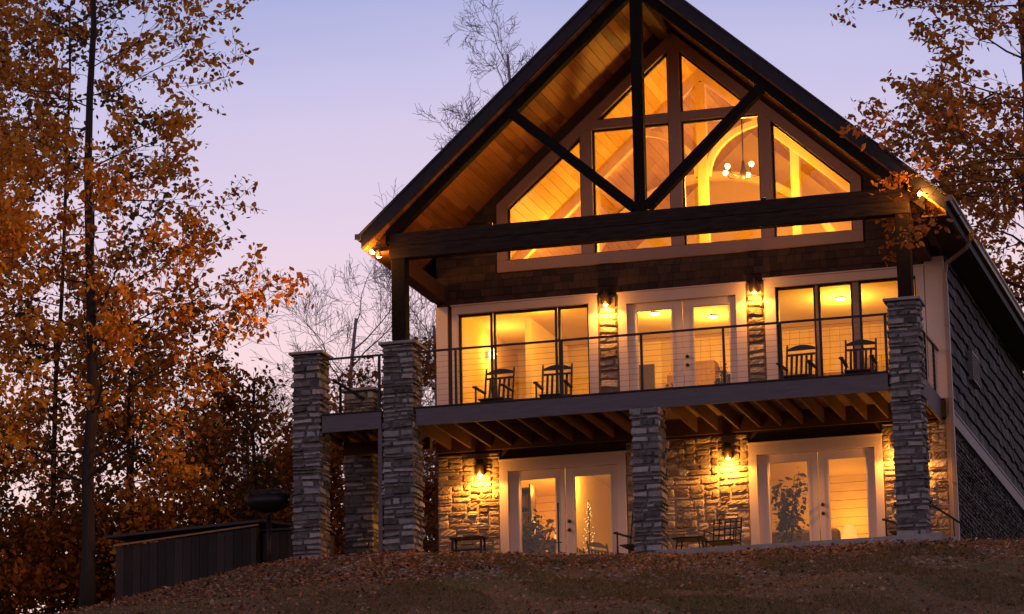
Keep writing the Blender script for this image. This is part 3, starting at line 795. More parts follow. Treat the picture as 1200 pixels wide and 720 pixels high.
disc(2.2, 4.6, 2.66, 'round ceiling light behind the lower right french door', GL, 125)
disc(-3.9, 5.0, 2.66, 'dim round ceiling light deep behind the lower left french door', GL, 55)
# chandelier
ch = empty('chandelier', (.52, 5.0, 8.55), label='five-bulb chandelier hanging behind the right middle pane of the gable window', cat='chandelier')
mb = MB(); mb.tube([(0, 0, 0), (0, 0, 1.45)], .015, 8); mb.lathe(0, 0, [(.0, -.18), (.05, -.14), (.07, -.05), (.04, .08), (.03, .2)], 14)
for k in range(5):
    a = 2 * PI * k / 5 + .3; c, s = math.cos(a), math.sin(a)
    mb.tube([(c * .04, s * .04, -.05), (c * .18, s * .18, -.14), (c * .33, s * .33, -.1), (c * .4, s * .4, .0)], .011, 6)
mb.build('arms', M['bronze'], ch, smooth=True)
for k in range(5):
    a = 2 * PI * k / 5 + .3; c, s = math.cos(a), math.sin(a)
    mb = MB(); mb.lathe(c * .42, s * .42, [(.0, -.03), (.03, -.025), (.05, .01), (.052, .04), (.035, .065), (0, .07)], 14); mb.build('glass_shade', M['bulb_in'], ch, smooth=True)
lamp('chandelier_glow', (0, 0, -.35), 450, col=WARM_IN, parent=ch, r=.3)
# gable room wall lamps
for (x, y, z, pw, lb) in ((-3.3, 5.6, 6.95, 230, 'shaded lamp glowing behind the left pane of the gable window'), (2.75, 7.6, 7.35, 230, 'small lamp glowing behind the right pane of the gable window')):
    t = empty('table_lamp', (x, y, z), label=lb, cat='lamp')
    mb = MB(); mb.lathe(0, 0, [(.0, -.25), (.09, -.25), (.1, -.22), (.03, -.18), (.025, 0), (.0, .0)], 14); mb.build('base', M['bronze'], t, smooth=True)
    mb = MB(); mb.lathe(0, 0, [(.17, -.02), (.12, .2)], 20); mb.build('lamp_shade', M['shade'], t, smooth=True)
    lamp('table_lamp_glow', (0, 0, .28), pw * .6, col=WARM_IN, parent=t, r=.12)
    s = empty('side_table', (x, y, z - .25), label='small wooden table under the ' + ('left' if x < 0 else 'right') + ' gable window lamp', cat='table')
    mb = MB(); mb.box(-.3, .3, -.25, .25, -.04, -.002); mb.build('top', M['wood_in'], s, bevel=.008)
    for a in (-.26, .26):
        for b in (-.21, .21):
            mb = MB(); mb.box(a - .025, a + .025, b - .025, b + .025, 5.98 - (z - .25), -.04); mb.build('leg', M['wood_in'], s)
# wall lamp behind upper left window
t = empty('wall_lamp', (-4.86, 5.2, 5.22), label='bright wall lamp glowing inside the left upper window', cat='lamp')
mb = MB(); mb.lathe(0, 0, [(.0, -.1), (.06, -.09), (.09, 0), (.06, .1), (0, .11)], 16); mb.build('globe', M['bulb_in'], t, smooth=True)
mb = MB(); mb.box(-.15, -.05, -.04, .04, -.06, .06); mb.build('bracket', M['cream'], t)
lamp('wall_lamp_glow', (.25, 0, 0), 34, col=WARM_IN, parent=t, r=.1)
# lower level lamps and furniture
for (x, y, pw, lb) in ((-3.72, 5.9, 45, 'shaded lamp on a stand glowing in the lower left french door'), (2.02, 7.0, 25, 'shaded lamp glowing low in the lower right french door')):
    t = empty('floor_lamp', (x, y, 0), label=lb, cat='lamp')
    mb = MB(); mb.lathe(0, 0, [(.0, .0), (.15, .0), (.15, .02), (.02, .05), (.015, 1.25)], 14); mb.build('stand', M['bronze'], t, smooth=True)
    mb = MB(); mb.lathe(0, 0, [(.17, 1.27), (.10, 1.52)], 20); mb.build('lamp_shade', M['shade'], t, smooth=True)
    lamp('floor_lamp_glow', (0, 0, 1.75), pw, parent=t, r=.1)

# ------------------------------------------------------------------ wall lanterns (cylinder downlights)
def sconce(x, z, pw, label, gr, y=None):
    yy = YW - .06
    t = empty('wall_lantern', (x, yy, z), label=label, cat='wall lantern', group=gr)
    mb = MB(); mb.lathe(0, -.05, [(0, .17), (.068, .17), (.072, .165), (.072, -.13), (.066, -.13), (.066, -.02), (0, -.02)], 22); mb.build('housing', M['bronze'], t, smooth=True)
    mb = MB(); mb.box(-.05, .05, .02, .06, -.03, .09); mb.build('bracket', M['bronze'], t, bevel=.006)
    mb = MB(); mb.lathe(0, -.05, [(0, -.15), (.03, -.145), (.045, -.12), (.045, -.09), (.02, -.05), (0, -.05)], 16); mb.build('bulb', M['bulb'], t, smooth=True)
    lamp('lantern_beam', (0, -.17, -.20), pw * 1.35, parent=t, r=.035, kind='SPOT', rot=(0, 0, 0), size=math.radians(172), blend=.35)
    lamp('lantern_glow', (0, -.15, -.21), pw * .32, parent=t, r=.035)
GU = 'cylinder wall lanterns on the house front'
sconce(-1.77, 5.50, 52, 'lit cylinder lantern left of the upper french door', GU)
sconce(1.18, 5.50, 52, 'lit cylinder lantern right of the upper french door', GU)
sconce(-4.36, 2.32, 88, 'lit cylinder lantern on the stone wall left of the lower left french door', GU)
sconce(.56, 2.30, 88, 'lit cylinder lantern on the stone wall between the two lower french doors', GU)
sconce(3.86, 2.22, 88, 'lit cylinder lantern on the stone wall partly behind the right stone pillar', GU)

# twin floodlights under the roof corners
def flood(x, y, z, s, label):
    t = empty('floodlight', (x, y, z), label=label, cat='floodlight', group='twin floodlights under the roof corners')
    mb = MB(); mb.lathe(0, 0, [(0, .10), (.06, .10), (.06, .06), (.02, .05), (.02, 0), (0, 0)], 16); mb.build('mount', M['spout'], t, smooth=True)
    for k, (dx, dy, dz) in enumerate(((s * .55, -.55, -.6), (s * .2, .5, -.75))):
        d = Vector((dx, dy, dz)).normalized(); o = Vector((s * .02, -.05 + .11 * k, .0))
        mb = MB(); mb.tube([o, o + d * .06, o + d * .13], [.022, .035, .055], 14); mb.build('lamp_head', M['spout'], t, smooth=True)
        mb = MB(); mb.tube([o + d * .125, o + d * .15, o + d * .165], [.052, .045, .015], 14); mb.build('bulb', M['bulb'], t, smooth=True)
        lamp('flood_glow', tuple(o + d * .24), 42 if s < 0 else 75, parent=t, r=.05)
    for dd, pw in ((( s * 1.0, -.12, -.28), 620 if s < 0 else 90),): lamp('flood_beam', (s * .22, -.1, -.2), pw, parent=t, r=.06, kind='SPOT', rot=aim(dd), size=math.radians(105), blend=.9)
flood(-5.55, -.06, 6.20, -1, 'twin floodlight glowing under the left roof corner')
flood(4.76, -.08, 6.36, 1, 'twin floodlight glowing under the right roof corner among leaves')

# unseen fill lights added on the tie beam to brighten the porch ceiling
for x, lb in ((-3.4, 'small unseen fill light added on the tie beam left of the king post'), (1.9, 'small unseen fill light added on the tie beam right of the king post')):
    t = empty('fill_light', (x, .12, 6.50), label=lb, cat='fill_light', group='added fill lights on the tie beam')
    mb = MB(); mb.lathe(0, 0, [(0, 0), (.05, 0), (.06, .05), (.05, .055), (0, .04)], 16); mb.build('housing', M['bronze'], t, smooth=True)
    lamp('fill_light_glow', (0, .25, .15), 26, parent=t, r=.1)

# ------------------------------------------------------------------ rocking chairs
def rocker(loc, rz, label, group):
    t = empty('rocking_chair', loc, rz, label, 'rocking chair', group)
    m = M['chairwood']
    mb = MB()
    for k in range(7): mb.box(-.25, .25, -.24 + k * .07, -.24 + k * .07 + .058, .40 - k * .006, .42 - k * .006)
    mb.build('seat', m, t, bevel=.004)
    b0, b1 = Vector((0, .24, .36)), Vector((0, .42, 1.10))
    for s in (-1, 1):
        mb = MB(); mb.tube([(s * .285, .20, .10), (s * .285, .25, .40), (s * .285, .40, 1.10), (s * .285, .41, 1.14)], [.018, .022, .02, .012], 8); mb.build('back_post', m, t, smooth=True)
        mb = MB(); mb.tube([(s * .285, -.24, .10), (s * .285, -.24, .62)], .02, 8); mb.build('leg', m, t, smooth=True)
        mb = MB(); mb.prism_y([(0, 0)] * 0 or [(s * .285 - .035, .625), (s * .285 + .035, .625), (s * .285 + .035, .65), (s * .285 - .035, .65)], -.30, .30)
        mb.lathe(s * .285, -.30, [(0, .62), (.045, .62), (.05, .636), (.045, .655), (0, .655)], 14)
        mb.build('arm', m, t, bevel=.004)
        mb = MB(); pts = [(s * .285, y, .04 + .16 * ((y - .0) / .55) ** 2) for y in (-.5, -.35, -.2, 0, .2, .4, .55, .68)]
        for p, q in zip(pts, pts[1:]): mb.bar(p, q, .028, .045)
        mb.build('rocker_runner', m, t)
    mb = MB()   # crest rail, arched
    n = 12
    for k in range(n):
        xa = -.27 + .54 * k / n; xb = -.27 + .54 * (k + 1) / n
        ha = .065 * math.sin(PI * k / n); hb = .065 * math.sin(PI * (k + 1) / n)
        y = .405
        mb.add([(xa, y - .012, 1.02), (xb, y - .012, 1.02), (xb, y - .012, 1.06 + hb), (xa, y - .012, 1.06 + ha), (xa, y + .012, 1.02), (xb, y + .012, 1.02), (xb, y + .012, 1.06 + hb), (xa, y + .012, 1.06 + ha)],
               [(0, 1, 2, 3), (7, 6, 5, 4), (3, 2, 6, 7), (0, 4, 5, 1)])
    mb.build('crest_rail', m, t)
    for z, y in ((.93, .37), (.48, .265)):
        mb = MB(); mb.box(-.27, .27, y - .011, y + .011, z - .02, z + .02); mb.build('back_rail', m, t, bevel=.003)
    for k in range(5):
        x = -.19 + k * .095
        mb = MB(); mb.bar((x, .265, .49), (x, .37, .92), .045, .014, up=(0, 1, 0)); mb.build('back_slat', m, t)
    mb = MB()
    for z in (.22,):
        mb.tube([(-.285, -.24, z), (.285, -.24, z)], .012, 6); mb.tube([(-.285, .215, z), (.285, .215, z)], .012, 6)
        for s in (-1, 1): mb.tube([(s * .285, -.24, z + .05), (s * .285, .215, z + .05)], .012, 6)
    mb.build('stretcher', m, t, smooth=True)
    return t
GR = 'dark slatted rocking chairs'
RA = math.radians(-3)
c0 = rocker((-3.82, 1.68, 3.05), RA, 'leftmost dark rocking chair on the deck, in front of the left upper window', GR)
def again(src, loc, rz, label):
    c = copy_tree(src); c.location = loc; c.rotation_euler = (0, 0, rz); c['label'] = label; return c
again(c0, (-2.64, 1.72, 3.05), math.radians(3), 'dark rocking chair on the deck beside the lantern column, second from the left')
again(c0, (2.12, 1.68, 3.05), RA, 'dark rocking chair on the deck just right of the upper french door')
again(c0, (3.29, 1.64, 3.05), math.radians(2), 'rightmost dark rocking chair on the deck, next to the right stone pillar')
again(c0, (-.98, 1.35, 0.0), math.radians(-14), 'dark rocking chair on the patio hidden behind the middle stone pillar but for one arm')
again(c0, (4.02, 1.75, 0.0), math.radians(-16), 'dark rocking chair on the patio hidden behind the right stone pillar but for one arm')

# ------------------------------------------------------------------ patio
mb = MB(); mb.box(-5.2, 4.95, -.35, YW + .0, -.22, -.02); mb.box(-.2, 5.0, -.40, -.352, -.20, -.005)
tag(mb.build('patio', M['concrete'], None, bevel=.006), kind='structure')
# patio furniture
t = empty('metal_chair', (.62, 1.75, -.02), math.radians(-6), 'dark metal patio chair with a lattice back against the stone wall', 'chair')
mb = MB()
for s in (-.27, .27): mb.tube([(s, .05, 0), (s, .08, .45), (s, .18, .93)], .014, 6)
for z in (.50, .62, .74, .86, .93): mb.tube([(-.27, .08 + (z - .45) * .21, z), (.27, .08 + (z - .45) * .21, z)], .011, 6)
for x in (-.16, -.05, .06, .17): mb.tube([(x, .09, .5), (x, .18, .93)], .012, 6)
mb.build('lattice_back', M['black'], t)
mb = MB(); mb.box(-.27, .27, -.40, .07, .42, .445); mb.build('seat', M['black'], t, bevel=.006)
for s in (-.25, .25): mb = MB(); mb.tube([(s, -.38, 0), (s, -.38, .42)], .014, 6); mb.build('leg', M['black'], t)
for s in (-.29, .29): mb = MB(); mb.tube([(s, -.38, .44), (s, -.36, .64), (s, .12, .66)], .013, 6); mb.build('arm', M['black'], t)
t = empty('side_table', (.12, 1.1, -.02), 0, 'low dark patio side table next to the middle stone pillar', 'table')
mb = MB(); mb.box(-.32, .26, -.22, .22, .43, .46); mb.build('top', M['black'], t, bevel=.006)
for a in (-.27, .21):
    for b in (-.18, .18): mb = MB(); mb.tube([(a * .8, b, .43), (a * 1.15, b, 0)], .014, 6); mb.build('leg', M['black'], t)
t = empty('bench', (-4.42, 1.9, -.02), 0, 'narrow dark wooden bench against the left stone wall', 'bench')
mb = MB()
for k in range(3): mb.box(-.36, .33, -.16 + k * .11, -.06 + k * .11, .86, .89)
mb.build('seat', M['chairwood'], t, bevel=.004)
for a in (-.30, .27):
    for b in (-.12, .12): mb = MB(); mb.box(a - .02, a + .02, b - .02, b + .02, 0, .86); mb.build('leg', M['chairwood'], t)
mb = MB(); mb.box(-.30, .27, -.1, -.08, .62, .66); mb.build('stretcher', M['chairwood'], t)
# torch pole in the lawn edge
t = empty('torch_pole', (-1.98, -.55, float(gz(-1.98, -.55))), 0, 'thin black garden pole standing before the lower left french door', 'pole')
mb = MB(); mb.tube([(0, 0, -.1), (0, 0, .86), (.0, 0, .95)], [.016, .016, .02], 8); mb.build('pole', M['black'], t)
mb = MB(); mb.tube([(-.07, 0, .22), (.07, 0, .22)], .008, 6); mb.build('crossbar', M['black'], t)
# small gate left of the stone wall
t = empty('metal_gate', (-5.62, 2.75, 0), 0, 'low black metal gate beside the left stone wall under the deck', 'gate')
mb = MB()
for s in (0.02, .38): mb.box(s - .015, s + .015, -.015, .015, -.1, 1.45)
mb.build('frame', M['black'], t)
for z in (.7, .85, 1.0, 1.15, 1.3, 1.44): mb = MB(); mb.box(.03, .37, -.01, .01, z - .008, z + .008); mb.build('bar', M['bronze'], t)
# steps at the right patio end with handrail
t = empty('steps', (4.95, -.3, 0), 0, 'short concrete steps with a black handrail at the right end of the patio', 'steps')
for k in range(2):
    mb = MB(); mb.box(.003 + k * .28, .28 + k * .28, .05, 1.6, -.6, -.06 - k * .14); mb.build('step', M['concrete'], t, bevel=.006)
mb = MB(); mb.tube([(-.62, 1.75, .92), (-.45, 1.75, .88), (.35, 1.75, .30)], .02, 8); mb.build('handrail', M['black'], t)
for x, z in ((-.5, .89), (-.0, .55), (.3, .34)): mb = MB(); mb.tube([(x, 1.75, -.4), (x, 1.75, z)], .014, 6); mb.build('rail_post', M['black'], t)

# ------------------------------------------------------------------ interior furniture seen through the glass
t = empty('dining_table', (-3.75, 4.3, 0), 0, 'wooden table inside the lower left french door', 'table')
mb = MB(); mb.box(-.8, .55, -.45, .45, 1.02, 1.08); mb.build('top', M['furn'], t, bevel=.01)
for a in (-.7, .45):
    for b in (-.38, .38): mb = MB(); mb.box(a - .04, a + .04, b - .04, b + .04, 0, 1.02); mb.build('leg', M['furn'], t)
again(c0, (-2.15, 3.95, 0), math.radians(60), 'dark rocking chair inside the lower left french door, by its right leaf').scale = (.95, .95, .9)
again(c0, (-2.66, 4.4, 0), math.radians(70), 'dark rocking chair inside the lower left french door, by its middle stile').scale = (.95, .95, .9)
t = empty('sofa', (1.55, 4.6, 0), 0, 'dark sofa inside the lower right french door', 'sofa')
mb = MB(); mb.box(-.7, .65, .2, .5, .2, 1.12); mb.build('back', M['sofa'], t, bevel=.06)
mb = MB(); mb.box(-.7, .65, -.4, .2, .2, .55); mb.build('seat', M['sofa'], t, bevel=.05)
for s in (-.8, .7): mb = MB(); mb.box(s - .08, s + .08, -.42, .5, .1, .75); mb.build('arm', M['sofa'], t, bevel=.05)
def leaves(P, rng, size, aspect=.6, droop=.4, fold=.25):
    """leaf blades (two folded halves, six vertices) at points P"""
    n = len(P)
    a = rng.uniform(0, 2 * PI, n); el = rng.normal(-droop, .5, n)
    d = np.stack([np.cos(a) * np.cos(el), np.sin(a) * np.cos(el), np.sin(el)], -1)
    q = rng.normal(0, 1, (n, 3)); s = np.cross(d, q); s /= np.linalg.norm(s, axis=1)[:, None] + 1e-9
    nn = np.cross(d, s)
    L_ = (size * rng.uniform(.45, 1.4, n))[:, None]; w = L_ * (aspect * rng.uniform(.7, 1.25, n))[:, None] * .5
    v0 = P; v1 = P + d * L_ * .38 + s * w - nn * w * fold; v2 = P + d * L_ * .38 - s * w - nn * w * fold
    v3 = P + d * L_ * .75 + s * w * .62 - nn * w * fold * .6; v4 = P + d * L_ * .75 - s * w * .62 - nn * w * fold * .6; v5 = P + d * L_; 
    v6 = P + d * L_ * .4
    V = np.stack([v0, v1, v3, v5, v4, v2], 1).reshape(-1, 3)
    b = np.arange(n)[:, None] * 6
    F = np.concatenate([b + np.array([0, 1, 2, 3]), b + np.array([0, 3, 4, 5])], 0)
    return V, F
def plant(x, y, h, seed, label, z=0):
    t = empty('potted_plant', (x, y, z), 0, label, 'houseplant')
    mb = MB(); mb.lathe(0, 0, [(0, 0), (.16, 0), (.22, .35), (.2, .36), (0, .33)], 18); mb.build('pot', M['furn'], t, smooth=True)
    g = np.random.default_rng(seed); mb = MB(); pts = []
    for k in range(9):
        a = g.uniform(0, 2 * PI); r = g.uniform(.1, .42); H = h * g.uniform(.55, 1)
        p = [(0, 0, .3), (math.cos(a) * r * .4, math.sin(a) * r * .4, H * .6), (math.cos(a) * r, math.sin(a) * r, H)]
        mb.tube(p, [.012, .009, .005], 5)
        for j in range(40):
            q = g.uniform(.35, 1); pts.append([math.cos(a) * r * q + g.normal(0, .08), math.sin(a) * r * q + g.normal(0, .08), .3 + (H - .3) * q + g.normal(0, .06)])
    mb.build('stem', M['bark'], t)
    V, F = leaves(np.array(pts), g, .13); np_mesh('foliage', V, F, M['leaf_g'], t, tint=np.repeat(g.uniform(0, .6, len(pts)), 6))
plant(1.52, 3.35, 2.0, 4, 'leafy houseplant added in place of a dark reflection in the lower right french door')  # lower plants added as dark shapes in place of reflections in the door glass
plant(-3.45, 3.3, 1.7, 5, 'leafy houseplant added in place of a dark reflection in the lower left french door')
t = empty('bookcase', (-4.35, 5.0, 0), 0, 'dark bookcase at the left inside the lower left french door', 'bookcase')
mb = MB(); mb.box(-.35, -.31, -.18, .18, 0, 2.4); mb.box(.31, .35, -.18, .18, 0, 2.4); mb.box(-.35, .35, .16, .18, 0, 2.4); mb.build('case', M['furn'], t)
for k in range(7): mb = MB(); mb.box(-.31, .31, -.17, .16, .02 + k * .38, .05 + k * .38); mb.build('shelf', M['furn'], t)
mb = MB(); r = random.Random(6)
for k in range(6):
    x = -.29
    while x < .25:
        w = r.uniform(.02, .05); mb.box(x, x + w, -.14, .1, .05 + k * .38, .05 + k * .38 + r.uniform(.18, .3)); x += w + .003
mb.build('books', M['sofa'], t)
plant(-.75, 3.9, 1.25, 6, 'leafy houseplant low behind the left leaf of the upper french door', 3.05)
plant(.35, 4.6, 1.5, 7, 'leafy houseplant low behind the right leaf of the upper french door', 3.05)
plant(2.75, 4.4, 1.4, 9, 'leafy houseplant behind the middle of the right upper window', 3.05)
# string of fairy lights hung on the shiplap wall
t = empty('fairy_lights', (-2.75, 4.6, 0), 0, 'small tree-shaped string of fairy lights glowing inside the lower left french door', 'fairy lights')
g = np.random.default_rng(8); mb = MB(); wires = MB(); prev = None
for k in range(60):
    u = k / 59; a = g.uniform(0, 6.28); r = (.17 * (1 - u) + .03) * g.uniform(.3, 1); p = Vector((math.cos(a) * r, math.sin(a) * r * .5, .95 + .95 * u))
    mb.lathe(p.x, p.y, [(0, p.z - .009), (.008, p.z), (0, p.z + .009)], 6)
    wires.tube([(0, 0, p.z - .03), p], .003, 4)
    prev = p
mb.build('bulb_string', M['fairy'], t); wires.tube([(0, 0, 0), (0, 0, 1.95)], .012, 6); wires.build('wire', M['bark'], t)

# ------------------------------------------------------------------ grill on a post and wooden bins
g0 = float(gz(-8.0, .5))
t = empty('pedestal_grill', (-7.98, .5, g0), 0, 'black pedestal grill with a rounded bowl on a single post beside the far left pillar', 'grill')
zb = 1.36 - g0
mb = MB(); mb.tube([(0, 0, -.1), (0, 0, zb - .06)], .045, 12); mb.build('post', M['black'], t, smooth=True)
mb = MB()
prof = [(0, .0), (.16, .01), (.33, .07), (.43, .15), (.44, .31), (.425, .31), (.42, .17), (.28, .09), (0, .04)]
n = 28; vs = []; fs = []
for r_, z_ in prof:
    for k in range(n):
        a = 2 * PI * k / n; vs.append((r_ * math.cos(a), r_ * .72 * math.sin(a), zb + z_))
for i in range(len(prof) - 1):
    for k in range(n): fs.append((i * n + k, i * n + (k + 1) % n, (i + 1) * n + (k + 1) % n, (i + 1) * n + k))
mb.add(vs, fs); mb.build('bowl', M['black'], t, smooth=True)
mb = MB()
for k in range(14):
    x = -.34 + k * .052; w = .27 * math.sqrt(max(0.05, 1 - (x / .38) ** 2)); mb.box(x - .006, x + .006, -w, w, zb + .39, zb + .402)
mb.box(-.37, .37, -.27, -.255, zb + .385, zb + .40); mb.box(-.37, .37, .255, .27, zb + .385, zb + .40)
for x in (-.34, .34):
    for y in (-.2, .2): mb.box(x - .01, x + .01, y - .01, y + .01, zb + .33, zb + .39)
mb.build('grate', M['black'], t)
mb = MB(); mb.tube([(.16, -.2, zb + .38), (.16, -.22, zb + .52)], .012, 6); mb.tube([(.16, -.22, zb + .46), (.5, -.22, zb + .36)], .01, 6); mb.tube([(-.42, -.1, zb + .2), (-.50, -.1, zb + .2), (-.50, .1, zb + .2), (-.42, .1, zb + .2)], .012, 6); mb.build('handle', M['black'], t)

M['binwood'] = mat('weathered_board', (.034, .024, .021), .85, var=.4, scale=4, bump=.5, stretch=(6, 6, .6), tint=.5)
M['lid'] = mat('dark_lid', (.020, .019, .024), .5, var=.3, scale=6, bump=.3)
M['lidedge'] = mat('lid_edge', (.30, .15, .06), .6, var=.3)
t = empty('storage_bin', (-9.95, 1.6, -.3), math.radians(4), 'long low weathered wood storage bin with a dark tilted lid on the left slope', 'storage bin')
mb = MB(); x = -1.42; r = random.Random(2)
while x < 1.42:
    x1 = min(1.42, x + .17); mb.box(x + .004, x1 - .004, -.5 - r.uniform(0, .006), -.47, -.6, 1.27 + (x + 1.42) * .09, r.random()); x = x1
y = -.47
while y < 1.0:
    for sx in (1.40, -1.42): mb.box(sx, sx + .02, y + .003, min(1.0, y + .165), -.6, 1.27 + (sx + 1.42) * .09, r.random())
    y += .17
mb.box(-1.42, 1.42, .98, 1.0, -.6, 1.3, .5); mb.build('board_wall', M['binwood'], t)
mb = MB(); mb.bar((-1.46, -.515, 1.30), (1.46, -.515, 1.56), .05, .035); mb.build('lid_edge', M['lidedge'], t)
mb = MB()
vs = [(-1.62, -.58, 1.44), (1.55, -.58, 1.60), (1.75, 1.1, 1.78), (-1.5, 1.1, 1.62)]
vs = vs + [(a, b, c + .06) for a, b, c in vs]
mb.add(vs, [(3, 2, 1, 0), (4, 5, 6, 7), (0, 1, 5, 4), (1, 2, 6, 5), (2, 3, 7, 6), (3, 0, 4, 7)]); mb.build('lid', M['lid'], t, bevel=.01)
t = empty('wooden_box', (-7.98, 1.7, -.2), math.radians(4), 'smaller dark board box between the long storage bin and the far left pillar', 'storage bin')
mb = MB(); x = -.50
while x < .72:
    x1 = min(.72, x + .17); mb.box(x + .004, x1 - .004, -.2, -.17, -.6, 1.36 + (x * .02), r.random()); x = x1
mb.box(.70, .72, -.17, .6, -.6, 1.34); mb.box(-.50, -.48, -.17, .6, -.6, 1.34); mb.build('board_wall', M['binwood'], t)
mb = MB(); mb.box(-.53, .75, -.23, .62, 1.375, 1.42); mb.build('lid', M['lid'], t, bevel=.008)

# ------------------------------------------------------------------ trees
def grow(g, p, d, length, r, depth, segs, tips, up=.06, spread=.55, n_child=4, wob=.12, minr=.004, ratio=.62):
    """polyline branch with children; tips collects twig points"""
    k = 5 if depth else 4
    pts = [np.array(p)]; rad = [r]; d = np.array(d, float); d /= np.linalg.norm(d)
    step = length / k
    for i in range(k):
        d = d + g.normal(0, wob, 3); d[2] += up; d /= np.linalg.norm(d)
        pts.append(pts[-1] + d * step); rad.append(max(minr, r * (1 - .8 * (i + 1) / k)))
    segs.append((pts, rad, 7 if r > .05 else (5 if r > .02 else 3)))
    if depth == 0:
        tips.extend([pts[i] * (1 - f_) + pts[i + 1] * f_ for i in range(1, k) for f_ in (.2, .7)] + [pts[-1]])
        return
    for c in range(n_child):
        u = .22 + .75 * (c + g.uniform(0, .8)) / n_child
        i = min(k - 1, int(u * k)); q = pts[i] + (pts[i + 1] - pts[i]) * (u * k - i)
        dd = pts[i + 1] - pts[i]; dd /= np.linalg.norm(dd)
        s = np.cross(dd, g.normal(0, 1, 3)); s /= np.linalg.norm(s) + 1e-9
        nd = dd * (1 - spread * .5) + s * spread * g.uniform(.8, 1.3)
        grow(g, q, nd, length * ratio * g.uniform(.7, 1.15) * (1.1 - u * .35), max(minr, rad[i] * .6), depth - 1, segs, tips, up, spread, n_child, wob * 1.1, minr, ratio)
def tree(name, label, cat, base, trunk, seed, limbs, leafm, bark, n_leaf, size, tintr=(0, 1), clump=.16, group=None, depth=2, n_child=4, up=.03, droop=.4, minr=.005, wob=.12, ratio=.62, limb_r=.38):
    """trunk: list of (point, radius) relative to base; limbs: list of (height fraction, azimuth, elevation, length)"""
    g = np.random.default_rng(seed)
    t = empty(name, base, 0, label, cat, group)
    segs = []; tips = []
    tp = [np.array(p, float) for p, _ in trunk]; tr = [r for _, r in trunk]
    T = len(tp) - 1
    for (hf, az, el, ln) in limbs:
        i = min(T - 1, int(hf * T)); f_ = hf * T - i
        p = tp[i] * (1 - f_) + tp[i + 1] * f_; rr = tr[i] * (1 - f_) + tr[i + 1] * f_
        d = np.array([math.cos(az) * math.cos(el), math.sin(az) * math.cos(el), math.sin(el)])
        grow(g, p, d, ln, max(minr * 1.6, rr * limb_r), depth, segs, tips, up=up, n_child=n_child, minr=minr, wob=wob, ratio=ratio)
    mb = MB(); mb.tube(tp, tr, 12)
    mb.build('trunk', bark, t, smooth=True)
    mb = MB()
    for pts, rad, n in segs: mb.tube(pts, rad, n, cap=False)
    mb.build('branches', bark, t, smooth=True)
    if n_leaf and tips:
        tips = np.array(tips)
        k = g.integers(0, len(tips), n_leaf)
        # uneven clumps: some twigs carry many leaves, some none
        wgt = g.random(len(tips)) ** 1.6; wgt /= wgt.sum(); k = g.choice(len(tips), n_leaf, p=wgt)
        P = tips[k] + g.normal(0, clump, (n_leaf, 3)) * np.array([1, 1, .7])
        V, F = leaves(P, g, size, droop=droop)
        cl = g.uniform(0, 1, len(tips))[k] * .45 + g.uniform(0, 1, n_leaf) * .55
        tn = tintr[0] + (tintr[1] - tintr[0]) * cl
        np_mesh('crown', V, F, leafm, t, tint=np.repeat(tn, 6))
    return t
def ring(g, n, h0, h1, l0, l1, el=(0, .5), az=None):
    o = []
    for i in range(n):
        f_ = (i + g.uniform(0, 1)) / n
        a = g.uniform(0, 2 * PI) if az is None else g.uniform(*az)
        o.append((h0 + (h1 - h0) * f_, a, g.uniform(*el), l0 + (l1 - l0) * f_ * g.uniform(.8, 1.2)))
    return o
def straight(h, r0, lean=(0, 0), n=10, wob=.04, seed=0, tip=.03):
    g = np.random.default_rng(seed + 100)
    return [((lean[0] * k / n + g.normal(0, wob) * (k > 0), lean[1] * k / n + g.normal(0, wob) * (k > 0), h * k / n), r0 * (1 - .75 * (k / n)) + tip * .2 + (.35 * r0 if k == 0 else 0)) for k in range(n + 1)]
g = np.random.default_rng(42)
GO = 'tall autumn trees left of the house'
# the near tall tree: one straight trunk, long level limbs to the right
lim = ring(g, 26, .16, .98, 2.6, 2.0, (-.05, .45)) + [(.60, -.25, .35, 2.2), (.70, .1, .28, 2.9), (.74, -.3, .2, 2.8), (.33, -.1, .42, 3.3), (.28, .15, .45, 3.2), (.40, -.35, .35, 2.7), (.85, -.1, .3, 2.3), (.8, .3, .3, 2.4), (.9, -.4, .3, 2.0), (.43, .1, .2, 2.4), (.36, .2, .4, 2.8)]
tree('maple_tree', 'tall thin-trunked orange autumn tree nearest the house on the left', 'tree', (-11.93, 1.0, -.6), straight(15.5, .135, (-.15, .2), seed=1), 1, lim, M['leaf_o'], M['bark'], 17000, .135, (.12, 1), group=GO, droop=.6, limb_r=.25, clump=.10, n_child=5)
tree('maple_tree', 'bright orange bushy autumn tree cut by the left edge of the photo', 'tree', (-14.6, -1.2, -1.7), straight(12.5, .16, (.2, 0), seed=2), 2, ring(g, 26, .25, .80, 2.9, 1.8, (0, .5)), M['leaf_o'], M['bark'], 11500, .135, (.35, 1), group=GO)
tree('oak_tree', 'olive and russet tree behind the tall orange tree', 'tree', (-15.4, 7.0, -2.6), straight(17, .07, (.3, 0), seed=3), 3, ring(g, 34, .25, .98, 3.4, 1.8, (0, .5)), M['leaf_g'], M['bark'], 9000, .15, (.3, 1), group=GO)
tree('oak_tree', 'tall russet tree in the upper left corner behind the orange tree', 'tree', (-17.8, 5.0, -2.8), straight(18, .08, (.2, 0), seed=4), 4, ring(g, 30, .3, .98, 3.4, 2.2, (0, .5)), M['leaf_o'], M['bark'], 9000, .15, (.1, .9), group=GO)
GB = 'small autumn trees in the woods behind the storage bin'
